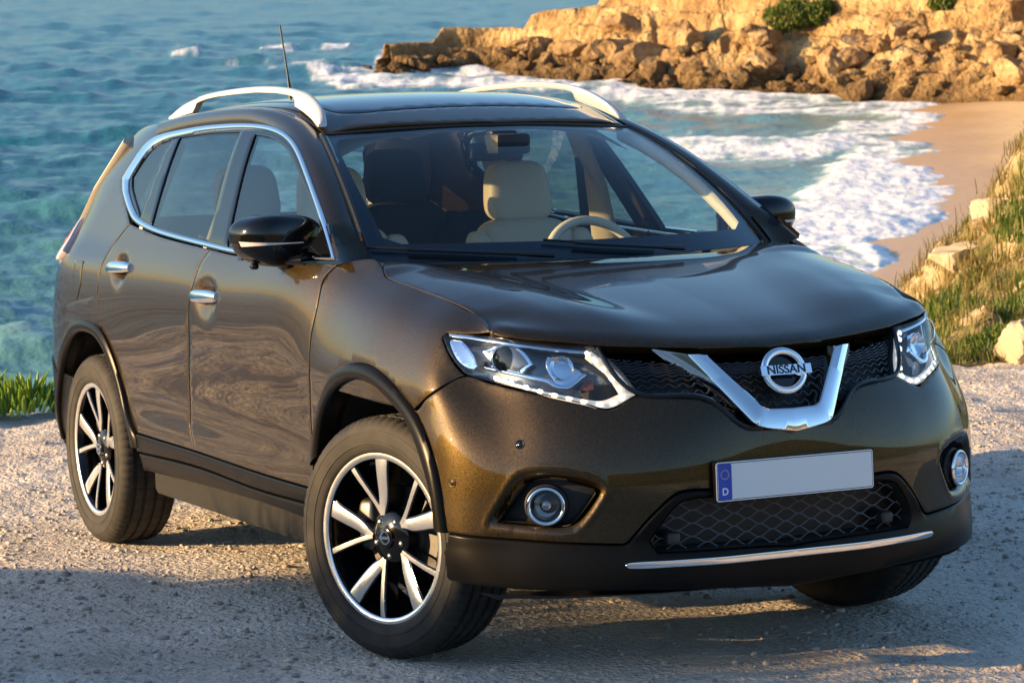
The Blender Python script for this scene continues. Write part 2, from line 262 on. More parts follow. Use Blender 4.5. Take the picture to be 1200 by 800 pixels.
def make_L():
    S = []
    zc_f = spl([0,.26,.5,.6,.7,.78], np.array([.934,.942,.962,.974,.996,1.016]), Y0)
    xc_f = [.800,.793,.765,.722,.686,.638,.560,.490]
    for j, y in enumerate(Y0):
        row = []
        for z in ZR:
            k = sm(z, .60, .92); sw = SW0[j]*(1-k) + SW1[j]*k
            row.append((float(pl(z, *XC)) - sw, y, z))
        x8 = row[-1][0]
        for c in (.45, .78, 1.0):
            z = .86 + (zc_f[j] - .86)*c
            row.append((x8 + (xc_f[j] - x8)*c**1.35, y - (.045*c**1.5 if j == 7 else 0), z))
        S.append(row)
    YS = {.56:(.872,.862), .42:(.908,.890), .24:(.918,.906)}
    for x in STX:
        row = []; sh = float(pl(x, [-.5,.1,.42,.56], [0,-.05,-.12,-.16]))
        for z in ZR:
            k = sm(z, .62, .95)
            y = float(ptab(z)) + float(fender(x, z))
            if x in YS:
                a = YS[x]; y = (a[0]*(1-k) + a[1]*k) + (float(ptab(z)) - .898)*(.55 if z > .5 else .75)
            if x < -2.8: y = float(Qy(x, z))
            row.append((x + sh*k, y, z))
        zt = float(zcrown(x + sh)); y8 = row[-1][1]
        for c, k in ((.45,1),(.78,2),(1.0,3)):
            z = .86 + (zt - .86)*c; 
            if x <= -.6:
                y = float(ptab(z)) + float(fender(x, z))
                if x < -2.8: y = float(Qy(x, z))
            else:
                y = y8 - float(crown_drop(x + sh, k))
            row.append((x + sh*sm(z, .62, .95), y, z))
        S.append(row)
    for (x, y) in ((-3.51,.75),(-3.63,.56),(-3.68,.28),(-3.69,0.)):
        row = []
        for z in ZR + [.96,1.07,1.17]:
            dx = float(pl(z, [.17,.3,.5,.75,.9,1.17], [.14,.05,-.01,.0,.07,.13])); row.append((x + dx, y, z))
        S.append(row)
    return np.array(S)
LT = make_L(); NS = len(LT)
_LM = nat_d2(np.arange(NS), LT)
def Lsurf(s, t):
    """lower body, s = station round the car, t = row; returns (..,3) with y >= 0"""
    s = np.atleast_1d(np.asarray(s, float)); t = np.atleast_1d(np.asarray(t, float))
    out = np.empty(s.shape + (3,))
    rows = spl(np.arange(NS), LT, s, _LM)            # (n, NROW, 3)
    tt = np.arange(NROW, dtype=float)
    Mr = nat_d2(tt, np.moveaxis(rows, 1, 0))          # (NROW, n, 3)
    i = np.clip(np.floor(t).astype(int), 0, NROW - 2); b = t - i; a = 1 - b; n = np.arange(len(s))
    P0 = rows[n, i]; P1 = rows[n, i+1]; M0 = Mr[i, n]; M1 = Mr[i+1, n]
    a = a[:, None]; b = b[:, None]
    cub = ((a**3 - a)*M0 + (b**3 - b)*M1)/6
    cub = np.where((a > 1) | (b > 1), 0, cub)
    out = a*P0 + b*P1 + cub
    out[:, 1] = np.where(s < 0, out[:, 1], out[:, 1])
    return out
HX = [-.45,-.35,-.2,0,.2,.4,.55,.66,.73,.78,.80]
HZ = [1.163,1.158,1.146,1.118,1.087,1.052,1.022,.995,.973,.950,.934]
def Hsurf(x, y, cor=True):
    """bonnet height over (x, y)"""
    x = np.asarray(x, float); y = np.abs(np.asarray(y, float))
    xe = spl([0,.13,.26,.4,.5,.6,.7,.78], np.array([.800,.793,.765,.722,.686,.638,.560,.490]), np.clip(y, 0, .78))
    sh = .80 - xe
    k = sm(x, -.30, .60)
    z = spl(HX, np.array(HZ), x + sh*k)
    zef = spl([0,.26,.5,.6,.7,.78], np.array([.934,.942,.962,.974,.996,1.016]), np.clip(y, 0, .78)) - .934
    z = z + zef*sm(x, -.2, .5)
    u = np.clip((.78 - x)/1.1, 0, 1)
    yr = .27 + .34*u**.8
    d = (y - yr)
    z = z + (.020*sm(x, -.42, -.1)*(1 - .75*sm(x, .45, .76)))*(sm(d, -.17, .07) - .55*sm(d, .0, .32))
    y2 = .54 + .16*u
    z = z - (.022 + .020*sm(x,-.3,.3))*sm(y - y2, -.06, .20)*(1 - sm(x + sh, .64, .80))
    z = z - .012*(y/.7)**2*(1 - sm(x, .3, .7))
    if HCOR is not None and cor:
        gx, gy, gc, fy_, fx_, fc = HCOR
        z = z + np.interp(x, gx, gc)*sm(y, np.interp(x, gx, gy) - .24, np.interp(x, gx, gy))*sm(x + sh*k, .80, .66)
        z = z + np.interp(y, fy_, fc)*sm(x, np.interp(y, fy_, fx_) - .20, np.interp(y, fy_, fx_))
    return z
HCOR = None
def set_hood(gap, front):
    """match the bonnet to the wing tops and to the nose along the shut lines"""
    global HCOR
    g = Lsurf(np.array([p[0] for p in gap]), np.array([p[1] for p in gap])); f = Lsurf(np.array([p[0] for p in front]), np.array([p[1] for p in front]))
    g = g[np.argsort(g[:, 0])]; f = f[np.argsort(f[:, 1])]
    gc = g[:, 2] - Hsurf(g[:, 0], g[:, 1], False); gc[-2:] = 0; fc = f[:, 2] - Hsurf(f[:, 0], f[:, 1], False)
    HCOR = (g[:, 0], g[:, 1], gc, f[:, 1], f[:, 0], fc); return g, f
def Rz(x, y):
    x = np.asarray(x, float); y = np.abs(np.asarray(y, float))
    c = spl([-3.45,-3.2,-2.8,-2.4,-2.0,-1.6,-1.25,-1.0,-.8], np.array([1.575,1.612,1.655,1.684,1.701,1.702,1.672,1.604,1.530]), x)
    hw = pl(x, [-3.3,-2.6,-1.8,-1.0], [.54,.58,.60,.575])
    q = y/hw
    return c - .028*q**2 - .022*q**6 - .016*q**4*sm(x, -1.5, -1.05)
def Wsurf(u, v):
    """windscreen: u -1..1 across, v 0 bottom..1 top"""
    u = np.asarray(u, float); v = np.asarray(v, float); a = np.abs(u)
    xb = -.19 - .185*a**2.3; yb = .715*u; zb = 1.160 + .010*a
    xt = -.955 - .105*a**2.2; yt = .582*u; zt = 1.577 - .020*a**2.2
    b = 4*v*(1 - v)
    X = xb*(1-v) + xt*v + .030*b*.6; Y = yb*(1-v) + yt*v + .012*b*u; Z = zb*(1-v) + zt*v + .034*b
    return np.stack([X, Y, Z], -1)
def surf(kind, a, b):
    a = np.atleast_1d(np.asarray(a, float)); b = np.atleast_1d(np.asarray(b, float))
    if kind == 'L': return Lsurf(a, b)
    if kind == 'H': return np.stack([a, b, Hsurf(a, b)], -1)
    if kind == 'G': return np.stack([a, Gy(a, b), b], -1)
    if kind == 'Q': return np.stack([a, Qy(a, b), b], -1)
    if kind == 'R': return np.stack([a, b, Rz(a, b)], -1)
    if kind == 'W': return Wsurf(a, b)

# ---------------- mesh helpers ----------------
def link_mesh(name, V, F, mat, parent=None, smooth=True, mats=None, fm=None, sharp=None):
    me = bpy.data.meshes.new(name); me.from_pydata([tuple(map(float, v)) for v in V], [], [tuple(int(i) for i in f) for f in F])
    for mm in (mats or [mat]): me.materials.append(MATS[mm])
    if fm is not None: me.polygons.foreach_set('material_index', fm)
    if smooth: me.polygons.foreach_set('use_smooth', [True]*len(me.polygons))
    me.update()
    if sharp: me.set_sharp_from_angle(angle=R(sharp))
    o = bpy.data.objects.new(name, me); COL.objects.link(o)
    if parent: o.parent = parent
    return o
def from_bm(name, bm, mat, parent=None, smooth=True, sharp=35):
    me = bpy.data.meshes.new(name); bm.to_mesh(me); bm.free(); me.materials.append(MATS[mat])
    if smooth:
        me.polygons.foreach_set('use_smooth', [True]*len(me.polygons)); me.set_sharp_from_angle(angle=R(sharp))
    o = bpy.data.objects.new(name, me); COL.objects.link(o)
    if parent: o.parent = parent
    return o
def box(name, c, s, mat, parent=None, bev=.004, rot=None, seg=2):
    bm = bmesh.new(); bmesh.ops.create_cube(bm, size=1)
    bmesh.ops.scale(bm, vec=s, verts=bm.verts)
    if bev: bmesh.ops.bevel(bm, geom=list(bm.edges), offset=bev, segments=seg, profile=.5, affect='EDGES')
    if rot: bmesh.ops.rotate(bm, matrix=Matrix.Rotation(rot[1], 3, rot[0]), verts=bm.verts)
    bmesh.ops.translate(bm, vec=c, verts=bm.verts)
    return from_bm(name, bm, mat, parent)
def tube_data(P, rad, n=10, closed=False, flat=None, ref=(0,0,1)):
    P = np.asarray(P, float); m = len(P); rad = np.broadcast_to(np.asarray(rad, float), (m,))
    T = np.gradient(P, axis=0) if not closed else (np.roll(P, -1, 0) - np.roll(P, 1, 0))
    T /= np.linalg.norm(T, axis=1)[:, None]; ref = np.array(ref, float)
    A = np.cross(T, ref); A /= np.linalg.norm(A, axis=1)[:, None] + 1e-12; B = np.cross(A, T)
    fa, fb = flat if flat else (1, 1)
    th = np.linspace(0, 2*np.pi, n, endpoint=False)
    V = (P[:, None] + rad[:, None, None]*(fa*np.cos(th)[None, :, None]*A[:, None] + fb*np.sin(th)[None, :, None]*B[:, None])).reshape(-1, 3)
    F = []
    for i in range(m if closed else m - 1):
        a = i*n; b = ((i + 1) % m)*n
        for j in range(n): k = (j + 1) % n; F.append((a + j, a + k, b + k, b + j))
    if not closed: F.append(tuple(range(n))[::-1]); F.append(tuple((m - 1)*n + j for j in range(n)))
    return V, F
class Acc:
    def __init__(s): s.V = []; s.F = []; s.n = 0
    def add(s, V, F):
        s.V.append(np.asarray(V, float)); s.F += [tuple(i + s.n for i in f) for f in F]; s.n += len(V)
    def obj(s, name, mat, parent=None, smooth=True, sharp=40): return link_mesh(name, np.concatenate(s.V), s.F, mat, parent, smooth, sharp=sharp)
def tube(name, P, rad, mat, parent=None, **k):
    V, F = tube_data(P, rad, **k); return link_mesh(name, V, F, mat, parent, sharp=50)
def lathe_data(prof, n=64):
    """prof list of (r, h): revolve about local Y (h along +Y = outward)"""
    V = []; F = []; m = len(prof)
    for i in range(n):
        a = 2*math.pi*i/n
        for r, h in prof: V.append((r*math.cos(a), h, r*math.sin(a)))
    for i in range(n):
        j = (i + 1) % n
        for k in range(m - 1): F.append((i*m + k, i*m + k + 1, j*m + k + 1, j*m + k))
    return V, F
def grid_faces(nu, nv, wrapu=False):
    return [(i*nv + j, ((i+1) % nu)*nv + j, ((i+1) % nu)*nv + j + 1, i*nv + j + 1) for i in range(nu if wrapu else nu - 1) for j in range(nv - 1)]
# ---------------- surface panels ----------------
SC = {'L':(.22,.09), 'H':(1,1), 'G':(1,1), 'Q':(1,1), 'R':(1,1), 'W':(.7,.8)}
def surf_n(kind, a, b, disp=None):
    h = 1e-3; f = (lambda a, b: surf(kind, a, b)) if disp is None else (lambda a, b: dsurf(kind, a, b, disp))
    P = f(a, b); da = f(a + h, b) - f(a - h, b); db = f(a, b + h) - f(a, b - h)
    n = np.cross(da, db); n /= np.linalg.norm(n, axis=1)[:, None] + 1e-12
    s = np.sign(np.einsum('ij,ij->i', n, P - np.array([-1.3, 0, .75]))); return P, n*s[:, None]
def dsurf(kind, a, b, disp):
    P, n = surf_n(kind, a, b); return P + n*disp(a, b)[:, None]
def inpoly(q, poly):
    x, y = q[:, 0], q[:, 1]; c = np.zeros(len(q), bool); n = len(poly)
    for i in range(n):
        x1, y1 = poly[i]; x2, y2 = poly[(i + 1) % n]
        if y1 == y2: continue
        k = ((y1 > y) != (y2 > y)) & (x < (x2 - x1)*(y - y1)/(y2 - y1) + x1); c ^= k
    return c
def pdist(q, poly, closed=True):
    d = np.full(len(q), 1e9); n = len(poly)
    for i in range(n if closed else n - 1):
        a = poly[i]; b = poly[(i + 1) % n]; ab = b - a; t = np.clip(((q - a) @ ab)/(ab @ ab + 1e-18), 0, 1)
        d = np.minimum(d, np.linalg.norm(q - (a + t[:, None]*ab), axis=1))
    return d
def smooth_poly(P, step, corner=34, keep0=None):
    """resample a closed outline; runs between corners become Catmull-Rom curves"""
    P = np.asarray(P, float); n = len(P)
    d = np.roll(P, -1, 0) - P; cr = []
    for i in range(n):
        a = d[i-1]; b = d[i]; ca = (a @ b)/(np.linalg.norm(a)*np.linalg.norm(b) + 1e-12)
        on0 = keep0 is not None and abs(P[i, keep0]) < 1e-9
        cr.append(math.degrees(math.acos(max(-1, min(1, ca)))) > corner or on0)
    out = []
    for i in range(n):
        p1 = P[i]; p2 = P[(i+1) % n]
        p0 = 2*p1 - p2 if cr[i] else P[i-1]; p3 = 2*p2 - p1 if cr[(i+1) % n] else P[(i+2) % n]
        m = max(1, int(np.linalg.norm(p2 - p1)/step))
        l1 = np.linalg.norm(p2 - p1); m1 = (p2 - p0)/(np.linalg.norm(p1 - p0) + l1)*l1; m2 = (p3 - p1)/(np.linalg.norm(p3 - p2) + l1)*l1
        if keep0 is not None and abs(p1[keep0]) < 1e-9 and abs(p2[keep0]) < 1e-9: m1 = m2 = p2 - p1
        for k in range(m):
            t = k/m; out.append((2*t**3 - 3*t**2 + 1)*p1 + (t**3 - 2*t**2 + t)*m1 + (-2*t**3 + 3*t**2)*p2 + (t**3 - t**2)*m2)
    out = np.array(out)
    if keep0 is not None: out[np.abs(out[:, keep0]) < 1e-7, keep0] = 0
    return out
def panel(name, kind, poly, mat, parent, side=-1, sym=False, holes=(), res=.028, gap=.0026, thick=.014, off=0., disp=None, corner=34, rim=.0018, fine=None):
    ax = 1 if kind in 'HR' else 0; k0 = ax if sym else None
    sc = np.array(SC[kind]); outl = smooth_poly(np.asarray(poly, float)*sc, fine or res*.6, corner, k0)
    hls = [smooth_poly(np.asarray(h, float)*sc, fine or res*.6, corner, k0) for h in holes]
    loops = [outl] + hls
    mn = outl.min(0); mx = outl.max(0)
    gx, gy = np.meshgrid(np.arange(mn[0] + res*.5, mx[0], res), np.arange(mn[1] + res*.5, mx[1], res), indexing='ij')
    gx = gx + np.where((np.arange(gx.shape[1]) % 2)[None, :], res*.25, -res*.25)
    g = np.stack([gx.ravel(), gy.ravel()], 1); k = inpoly(g, outl)
    for h in hls: k &= ~inpoly(g, h)
    g = g[k]
    for lp in loops: g = g[pdist(g, lp) > res*.45]
    verts = []; edges = []
    for lp in loops:
        b = len(verts); verts += [Vector(p) for p in lp]; m = len(lp); edges += [(b + i, b + (i + 1) % m) for i in range(m)]
    verts += [Vector(p) for p in g]
    r = delaunay_2d_cdt(verts, edges, [], 0, 1e-7)
    V2 = np.array([tuple(v) for v in r[0]]); F = [tuple(f) for f in r[2]]
    cen = np.array([V2[list(f)].mean(0) for f in F]); k = inpoly(cen, outl)
    for h in hls: k &= ~inpoly(cen, h)
    F = [f for f, q in zip(F, k) if q]
    ab = V2/sc
    if sym: ab[np.abs(ab[:, ax]) < 1e-7, ax] = 0
    P, n = surf_n(kind, ab[:, 0].copy(), ab[:, 1].copy(), disp)
    if sym: 
        on = ab[:, ax] == 0
        P[on, 1] = 0; n[on, 1] = 0
    P = P + n*off
    cnt = {}
    for f in F:
        for i in range(len(f)): a, b = f[i], f[(i+1) % len(f)]; cnt[(a, b)] = 1
    bd = [e for e in cnt if (e[1], e[0]) not in cnt]
    # orientation of the faces
    f0 = F[0]; fn = sum(np.dot(np.cross(P[f[1]] - P[f[0]], P[f[2]] - P[f[0]]), n[f[0]]) for f in F)
    if fn < 0: F = [f[::-1] for f in F]; bd = [(b, a) for a, b in bd]
    if sym: bd = [e for e in bd if not (abs(P[e[0], 1]) < 1e-7 and abs(P[e[1], 1]) < 1e-7)]
    nxt = dict(bd); prv = {b: a for a, b in bd}; bv = list({i for e in bd for i in e})
    outw = {}
    for i in bv:
        t = np.zeros(3)
        if i in nxt: d = P[nxt[i]] - P[i]; t += d/(np.linalg.norm(d) + 1e-12)
        if i in prv: d = P[i] - P[prv[i]]; t += d/(np.linalg.norm(d) + 1e-12)
        o = np.cross(t, n[i]); 
        if sym and abs(P[i, 1]) < 1e-7: o[1] = 0
        outw[i] = o/(np.linalg.norm(o) + 1e-12)
    P = P.copy(); base = P.copy()
    for i in bv: P[i] = base[i] - outw[i]*(gap + rim)
    V = list(P); idx = [dict() for _ in range(3)]
    if thick:
        for i in bv:
            idx[0][i] = len(V); V.append(base[i] - outw[i]*(gap + rim*.35) - n[i]*rim*.25)
            idx[1][i] = len(V); V.append(base[i] - outw[i]*gap - n[i]*rim)
            idx[2][i] = len(V); V.append(base[i] - outw[i]*(gap + .001) - n[i]*thick)
        for a, b in bd:
            F.append((b, a, idx[0][a], idx[0][b])); F.append((idx[0][b], idx[0][a], idx[1][a], idx[1][b])); F.append((idx[1][b], idx[1][a], idx[2][a], idx[2][b]))
    V = np.array(V)
    if sym:
        m = V*np.array([1, -1, 1]); nV = len(V); mp = {}
        extra = []
        for i in range(nV):
            if abs(V[i, 1]) < 1e-6: mp[i] = i
            else: mp[i] = nV + len(extra); extra.append(m[i])
        F = F + [tuple(mp[i] for i in f[::-1]) for f in F]
        V = np.concatenate([V, np.array(extra)])
    elif side < 0:
        V = V*np.array([1, -1, 1]); F = [f[::-1] for f in F]
    return link_mesh(name, V, F, mat, parent, sharp=60)
def lpt(kind, a, b, off=0., side=-1):
    P, n = surf_n(kind, np.atleast_1d(float(a)), np.atleast_1d(float(b))); p = P[0] + n[0]*off; s = np.array([1, side, 1]); return p*s, n[0]*s
def loft(name, rings, mat, parent, closed=False, cap=False):
    rings = np.asarray(rings, float); nu, nv = rings.shape[:2]; F = []
    for i in range(nu - 1):
        for j in range(nv if closed else nv - 1): k = (j + 1) % nv; F.append((i*nv + j, (i+1)*nv + j, (i+1)*nv + k, i*nv + k))
    if cap: F.append(tuple(range(nv))); F.append(tuple((nu-1)*nv + j for j in range(nv))[::-1])
    return link_mesh(name, rings.reshape(-1, 3), F, mat, parent, sharp=50)
def curve_pts(P, n):
    P = np.asarray(P, float); t = np.r_[0, np.cumsum(np.linalg.norm(np.diff(P, axis=0), axis=1))]
    return spl(t, P, np.linspace(0, t[-1], n))
def recalc(o):
    bm = bmesh.new(); bm.from_mesh(o.data); bmesh.ops.recalc_face_normals(bm, faces=bm.faces); bm.to_mesh(o.data); bm.free(); return o
def text_obj(name, s, size, mat, parent, M, depth=.001, bold=0.):
    c = bpy.data.curves.new(name, 'FONT'); c.body = s; c.size = size; c.extrude = depth; c.align_x = 'CENTER'; c.align_y = 'CENTER'; c.offset = bold
    t = bpy.data.objects.new(name, c); COL.objects.link(t); bpy.context.view_layer.update()
    me = bpy.data.meshes.new_from_object(t.evaluated_get(bpy.context.evaluated_depsgraph_get())); bpy.data.objects.remove(t)
    me.materials.clear(); me.materials.append(MATS[mat]); me.transform(M)
    o = bpy.data.objects.new(name, me); COL.objects.link(o)
    if parent: o.parent = parent
    return o

# ---------------- noise ----------------
def _h(ix, iy, s): 
    n = (ix*374761393 + iy*668265263 + s*974634777) & 0xffffffff; n = ((n ^ (n >> 13))*1274126177) & 0xffffffff; return ((n ^ (n >> 16)) & 0xffff)/65535.
def vn(x, y, s=0):
    x = np.asarray(x, float); y = np.asarray(y, float); ix = np.floor(x).astype(np.int64); iy = np.floor(y).astype(np.int64); fx = x - ix; fy = y - iy
    fx = fx*fx*fx*(fx*(fx*6 - 15) + 10); fy = fy*fy*fy*(fy*(fy*6 - 15) + 10)
    a = _h(ix, iy, s); b = _h(ix+1, iy, s); c = _h(ix, iy+1, s); d = _h(ix+1, iy+1, s)
    return (a*(1-fx) + b*fx)*(1-fy) + (c*(1-fx) + d*fx)*fy
def fbm(x, y, o=5, s=0, g=.5):
    r = 0; a = 1; t = 0
    for k in range(o): r = r + a*vn(x*2**k + 17.3*k, y*2**k - 9.1*k, s + k); t += a; a *= g
    return r/t
def ridged(x, y, o=5, s=0):
    r = 0; a = 1; t = 0
    for k in range(o): r = r + a*(1 - np.abs(2*vn(x*2**k + 7.7*k, y*2**k, s + k) - 1)); t += a; a *= .5
    return r/t
# ---------------- environment materials ----------------
simple('led_soft', (.80,.76,.68), .25, coat=1, emis=(1,.94,.82), emiss=.08); simple('glass_roof_m', (.004,.005,.008), .04, coat=1.0, coatr=.01); simple('frit', (.003,.004,.008), .25)
def attr(N, n): a = N.new('ShaderNodeAttribute'); a.attribute_name = n; return a
def mixc(N, L, fac, a, b):
    m = N.new('ShaderNodeMix'); m.data_type = 'RGBA'; 
    if isinstance(fac, float): m.inputs[0].default_value = fac
    else: L.new(fac, m.inputs[0])
    for k, c in ((6, a), (7, b)):
        if isinstance(c, tuple): m.inputs[k].default_value = (*c, 1)
        else: L.new(c, m.inputs[k])
    return m.outputs[2]
m, N, L, p = nmat('gravel'); setp(p, rough=.92, spec=.25)
a = tex(N, L, 'ShaderNodeTexNoise', .9, 6); b = tex(N, L, 'ShaderNodeTexVoronoi', 38); c = tex(N, L, 'ShaderNodeTexNoise', 45, 6)
ra = ramp(N, L, a.outputs[0], [(.3,(.42,.37,.32)),(.5,(.57,.51,.45)),(.7,(.70,.64,.58))]); rb = ramp(N, L, b.outputs['Color'], [(0,(.6,.57,.53)),(.5,(.9,.88,.86)),(1,(1.2,1.17,1.14))])
mm = N.new('ShaderNodeMix'); mm.data_type = 'RGBA'; mm.blend_type = 'MULTIPLY'; mm.inputs[0].default_value = .75; L.new(ra.outputs[0], mm.inputs[6]); L.new(rb.outputs[0], mm.inputs[7]); L.new(mm.outputs[2], p.inputs[0])
b1 = bump(N, L, p, b.outputs['Distance'], .55, .02); b2 = bump(N, L, p, c.outputs[0], 1.0, .022, b1)
m, N, L, p = nmat('pebble'); setp(p, rough=.85, spec=.3)
oi = N.new('ShaderNodeNewGeometry'); rc = ramp(N, L, oi.outputs['Random Per Island'], [(0,(.25,.21,.18)),(.35,(.42,.36,.30)),(.7,(.55,.49,.42)),(1,(.33,.31,.30))]); L.new(rc.outputs[0], p.inputs[0])
c = tex(N, L, 'ShaderNodeTexNoise', 120, 4); bump(N, L, p, c.outputs[0], .5, .004)
m, N, L, p = nmat('earth'); setp(p, rough=.95)
a = tex(N, L, 'ShaderNodeTexNoise', .35, 8); b = tex(N, L, 'ShaderNodeTexNoise', 4, 6)
ra = ramp(N, L, a.outputs[0], [(.35,(.09,.085,.03)),(.5,(.22,.17,.08)),(.65,(.30,.23,.13))]); L.new(ra.outputs[0], p.inputs[0]); bump(N, L, p, b.outputs[0], .9, .2)
m, N, L, p = nmat('bank_soil'); setp(p, rough=.95)
a = tex(N, L, 'ShaderNodeTexNoise', 2.2, 8); b = tex(N, L, 'ShaderNodeTexNoise', 9, 8)
ra = ramp(N, L, a.outputs[0], [(.36,(.07,.085,.02)),(.47,(.20,.15,.06)),(.58,(.38,.28,.15)),(.68,(.46,.36,.22))]); L.new(ra.outputs[0], p.inputs[0]); bump(N, L, p, b.outputs[0], 1.0, .08)
def rockmat(name, cols, sc=.5, bd=.25):
    m, N, L, p = nmat(name); setp(p, rough=.9, spec=.2)
    a = tex(N, L, 'ShaderNodeTexNoise', sc, 8); b = tex(N, L, 'ShaderNodeTexNoise', sc*5, 8); v = tex(N, L, 'ShaderNodeTexVoronoi', sc*2.2); v.feature = 'DISTANCE_TO_EDGE'
    ra = ramp(N, L, a.outputs[0], cols)
    geo = N.new('ShaderNodeNewGeometry'); sp = N.new('ShaderNodeSeparateXYZ'); L.new(geo.outputs['Position'], sp.inputs[0])
    mr = N.new('ShaderNodeMapRange'); mr.inputs['From Min'].default_value = SEA + .2; mr.inputs['From Max'].default_value = SEA + 2.6; L.new(sp.outputs[2], mr.inputs[0])
    ad = N.new('ShaderNodeMath'); ad.operation = 'ADD'; ad.use_clamp = True; L.new(mr.outputs[0], ad.inputs[0])
    sb = N.new('ShaderNodeMath'); sb.operation = 'SUBTRACT'; L.new(b.outputs[0], sb.inputs[0]); sb.inputs[1].default_value = .5; L.new(sb.outputs[0], ad.inputs[1])
    o = mixc(N, L, ad.outputs[0], (.10,.062,.028), ra.outputs[0]); L.new(o, p.inputs[0])
    b1 = bump(N, L, p, b.outputs[0], 1., bd); return m
rockmat('sandstone', [(.3,(.17,.10,.045)),(.5,(.36,.23,.11)),(.7,(.52,.38,.21))], .7, .6); rockmat('cliff', [(.32,(.17,.10,.045)),(.5,(.42,.27,.12)),(.68,(.56,.41,.21))], .45, .8)
simple('pale_rock', (.42,.34,.23), .95, bumpy=1.0, bscale=9)
m, N, L, p = nmat('sand'); w = attr(N, 'wet'); a = tex(N, L, 'ShaderNodeTexNoise', 1.5, 6)
dry = ramp(N, L, a.outputs[0], [(.3,(.60,.41,.20)),(.7,(.70,.52,.29))]); o = mixc(N, L, w.outputs['Fac'], dry.outputs[0], (.50,.32,.15)); L.new(o, p.inputs[0])
mr = N.new('ShaderNodeMapRange'); mr.inputs['To Min'].default_value = .85; mr.inputs['To Max'].default_value = .38; L.new(w.outputs['Fac'], mr.inputs[0]); L.new(mr.outputs[0], p.inputs['Roughness']); bump(N, L, p, a.outputs[0], .4, .1)
m, N, L, p = nmat('sea'); f = attr(N, 'foam'); d = attr(N, 'depth')
wc = mixc(N, L, d.outputs['Fac'], (.16,.31,.30), (.009,.118,.165)); o = mixc(N, L, f.outputs['Fac'], wc, (.86,.87,.88)); L.new(o, p.inputs[0])
mr = N.new('ShaderNodeMapRange'); mr.inputs['To Min'].default_value = .22; mr.inputs['To Max'].default_value = .9; L.new(f.outputs['Fac'], mr.inputs[0]); L.new(mr.outputs[0], p.inputs['Roughness']); setp(p, ior=1.33)
t1 = tex(N, L, 'ShaderNodeTexNoise', .9, 8); t2 = tex(N, L, 'ShaderNodeTexNoise', 4., 5); b1 = bump(N, L, p, t1.outputs[0], .55, .35); bump(N, L, p, t2.outputs[0], .35, .10, b1)
def leafmat(name, cols, rough=.6):
    m, N, L, p = nmat(name); setp(p, rough=rough, sss=0.0)
    oi = N.new('ShaderNodeNewGeometry'); rc = ramp(N, L, oi.outputs['Random Per Island'], cols); L.new(rc.outputs[0], p.inputs[0])
    tl = N.new('ShaderNodeBsdfTranslucent'); L.new(rc.outputs[0], tl.inputs[0]); mx = N.new('ShaderNodeMixShader'); mx.inputs[0].default_value = .35
    L.new(p.outputs[0], mx.inputs[1]); L.new(tl.outputs[0], mx.inputs[2]); L.new(mx.outputs[0], N['Material Output'].inputs[0])
leafmat('leaf_green', [(0,(.035,.075,.012)),(.5,(.09,.15,.02)),(1,(.20,.22,.03))]); leafmat('leaf_dry', [(0,(.16,.105,.03)),(.5,(.27,.20,.06)),(1,(.17,.17,.03))]); leafmat('leaf_succ', [(0,(.10,.22,.02)),(.6,(.24,.38,.04)),(1,(.42,.48,.08))], .4); leafmat('leaf_dark', [(0,(.02,.045,.01)),(1,(.07,.12,.02))])
# ---------------- sea, beach and cliff: laid out on the map by bearing (degrees) and distance (m) from the lot ----------------
C0 = np.array([CAMW.x, CAMW.y])
def bd(p): p = np.asarray(p, float); return np.stack([C0[0] + p[..., 1]*np.cos(np.radians(p[..., 0])), C0[1] + p[..., 1]*np.sin(np.radians(p[..., 0]))], -1)
def bk(p): p = np.asarray(p, float); return np.stack([p[..., 0]*57.3*.986, 32378./p[..., 1]], -1)   # bearing and dip of the line of sight: even spacing as seen from the lot
shore_w = bd(SHORE); beach_w = bd(SHORE + BACK)
azs = np.r_[np.linspace(60, 138, 40), np.linspace(138.3, 169, 700), np.linspace(169.3, 290, 60)]
dip = np.r_[np.geomspace(.6, 24, 26)[:-1], np.linspace(24, 640, 440), np.linspace(650, 1500, 24)]
rad = 32378./dip
AZ, RD = np.meshgrid(azs, rad, indexing='ij'); XY = bd(np.stack([AZ, RD], -1)); X = XY[..., 0]; Y = XY[..., 1]
q = XY.reshape(-1, 2)
inb = inpoly(q, beach_w); ds = pdist(q, shore_w, closed=False); sdist = np.where(inb, ds, -ds).reshape(X.shape)
vx, vy = math.cos(R(153.75)), math.sin(R(153.75))
cell = RD*.0012 + 10./RD*0
H_ = np.zeros_like(X); rw = np.random.default_rng(3)
for k in range(54):
    lam = .8*(20/.8)**(k/53.); ang = R(153.75 - 8 + rw.normal(0, 30)); ph = rw.uniform(0, 6.28); amp = .0135*lam**.62
    damp = 1/(1 + (cell*2.6/lam)**4)
    arg = 2*np.pi*(X*math.cos(ang) + Y*math.sin(ang))/lam + ph + 2.2*vn(X/lam/2.5, Y/lam/2.5, k)
    H_ += amp*damp*(1 - 2*np.abs(np.sin(arg/2))**1.2)*(.5 + vn(X/40, Y/40, 90 + k))
qk = bk(np.stack([AZ, RD], -1)).reshape(-1, 2)
foamf = np.zeros(len(q)); dipc = (32378./RD).reshape(-1)
def fdist(P):
    pk = bk(np.array(P)); 
    near = (np.abs(qk[:, 0] - pk[:, 0].mean()) < np.ptp(pk[:, 0]) + 60) & (np.abs(qk[:, 1] - pk[:, 1].mean()) < np.ptp(pk[:, 1]) + 60)
    o = np.full(len(qk), -99.); i = np.where(near)[0]; d = pdist(qk[i], pk); o[i] = np.where(inpoly(qk[i], pk), d, -d); return o
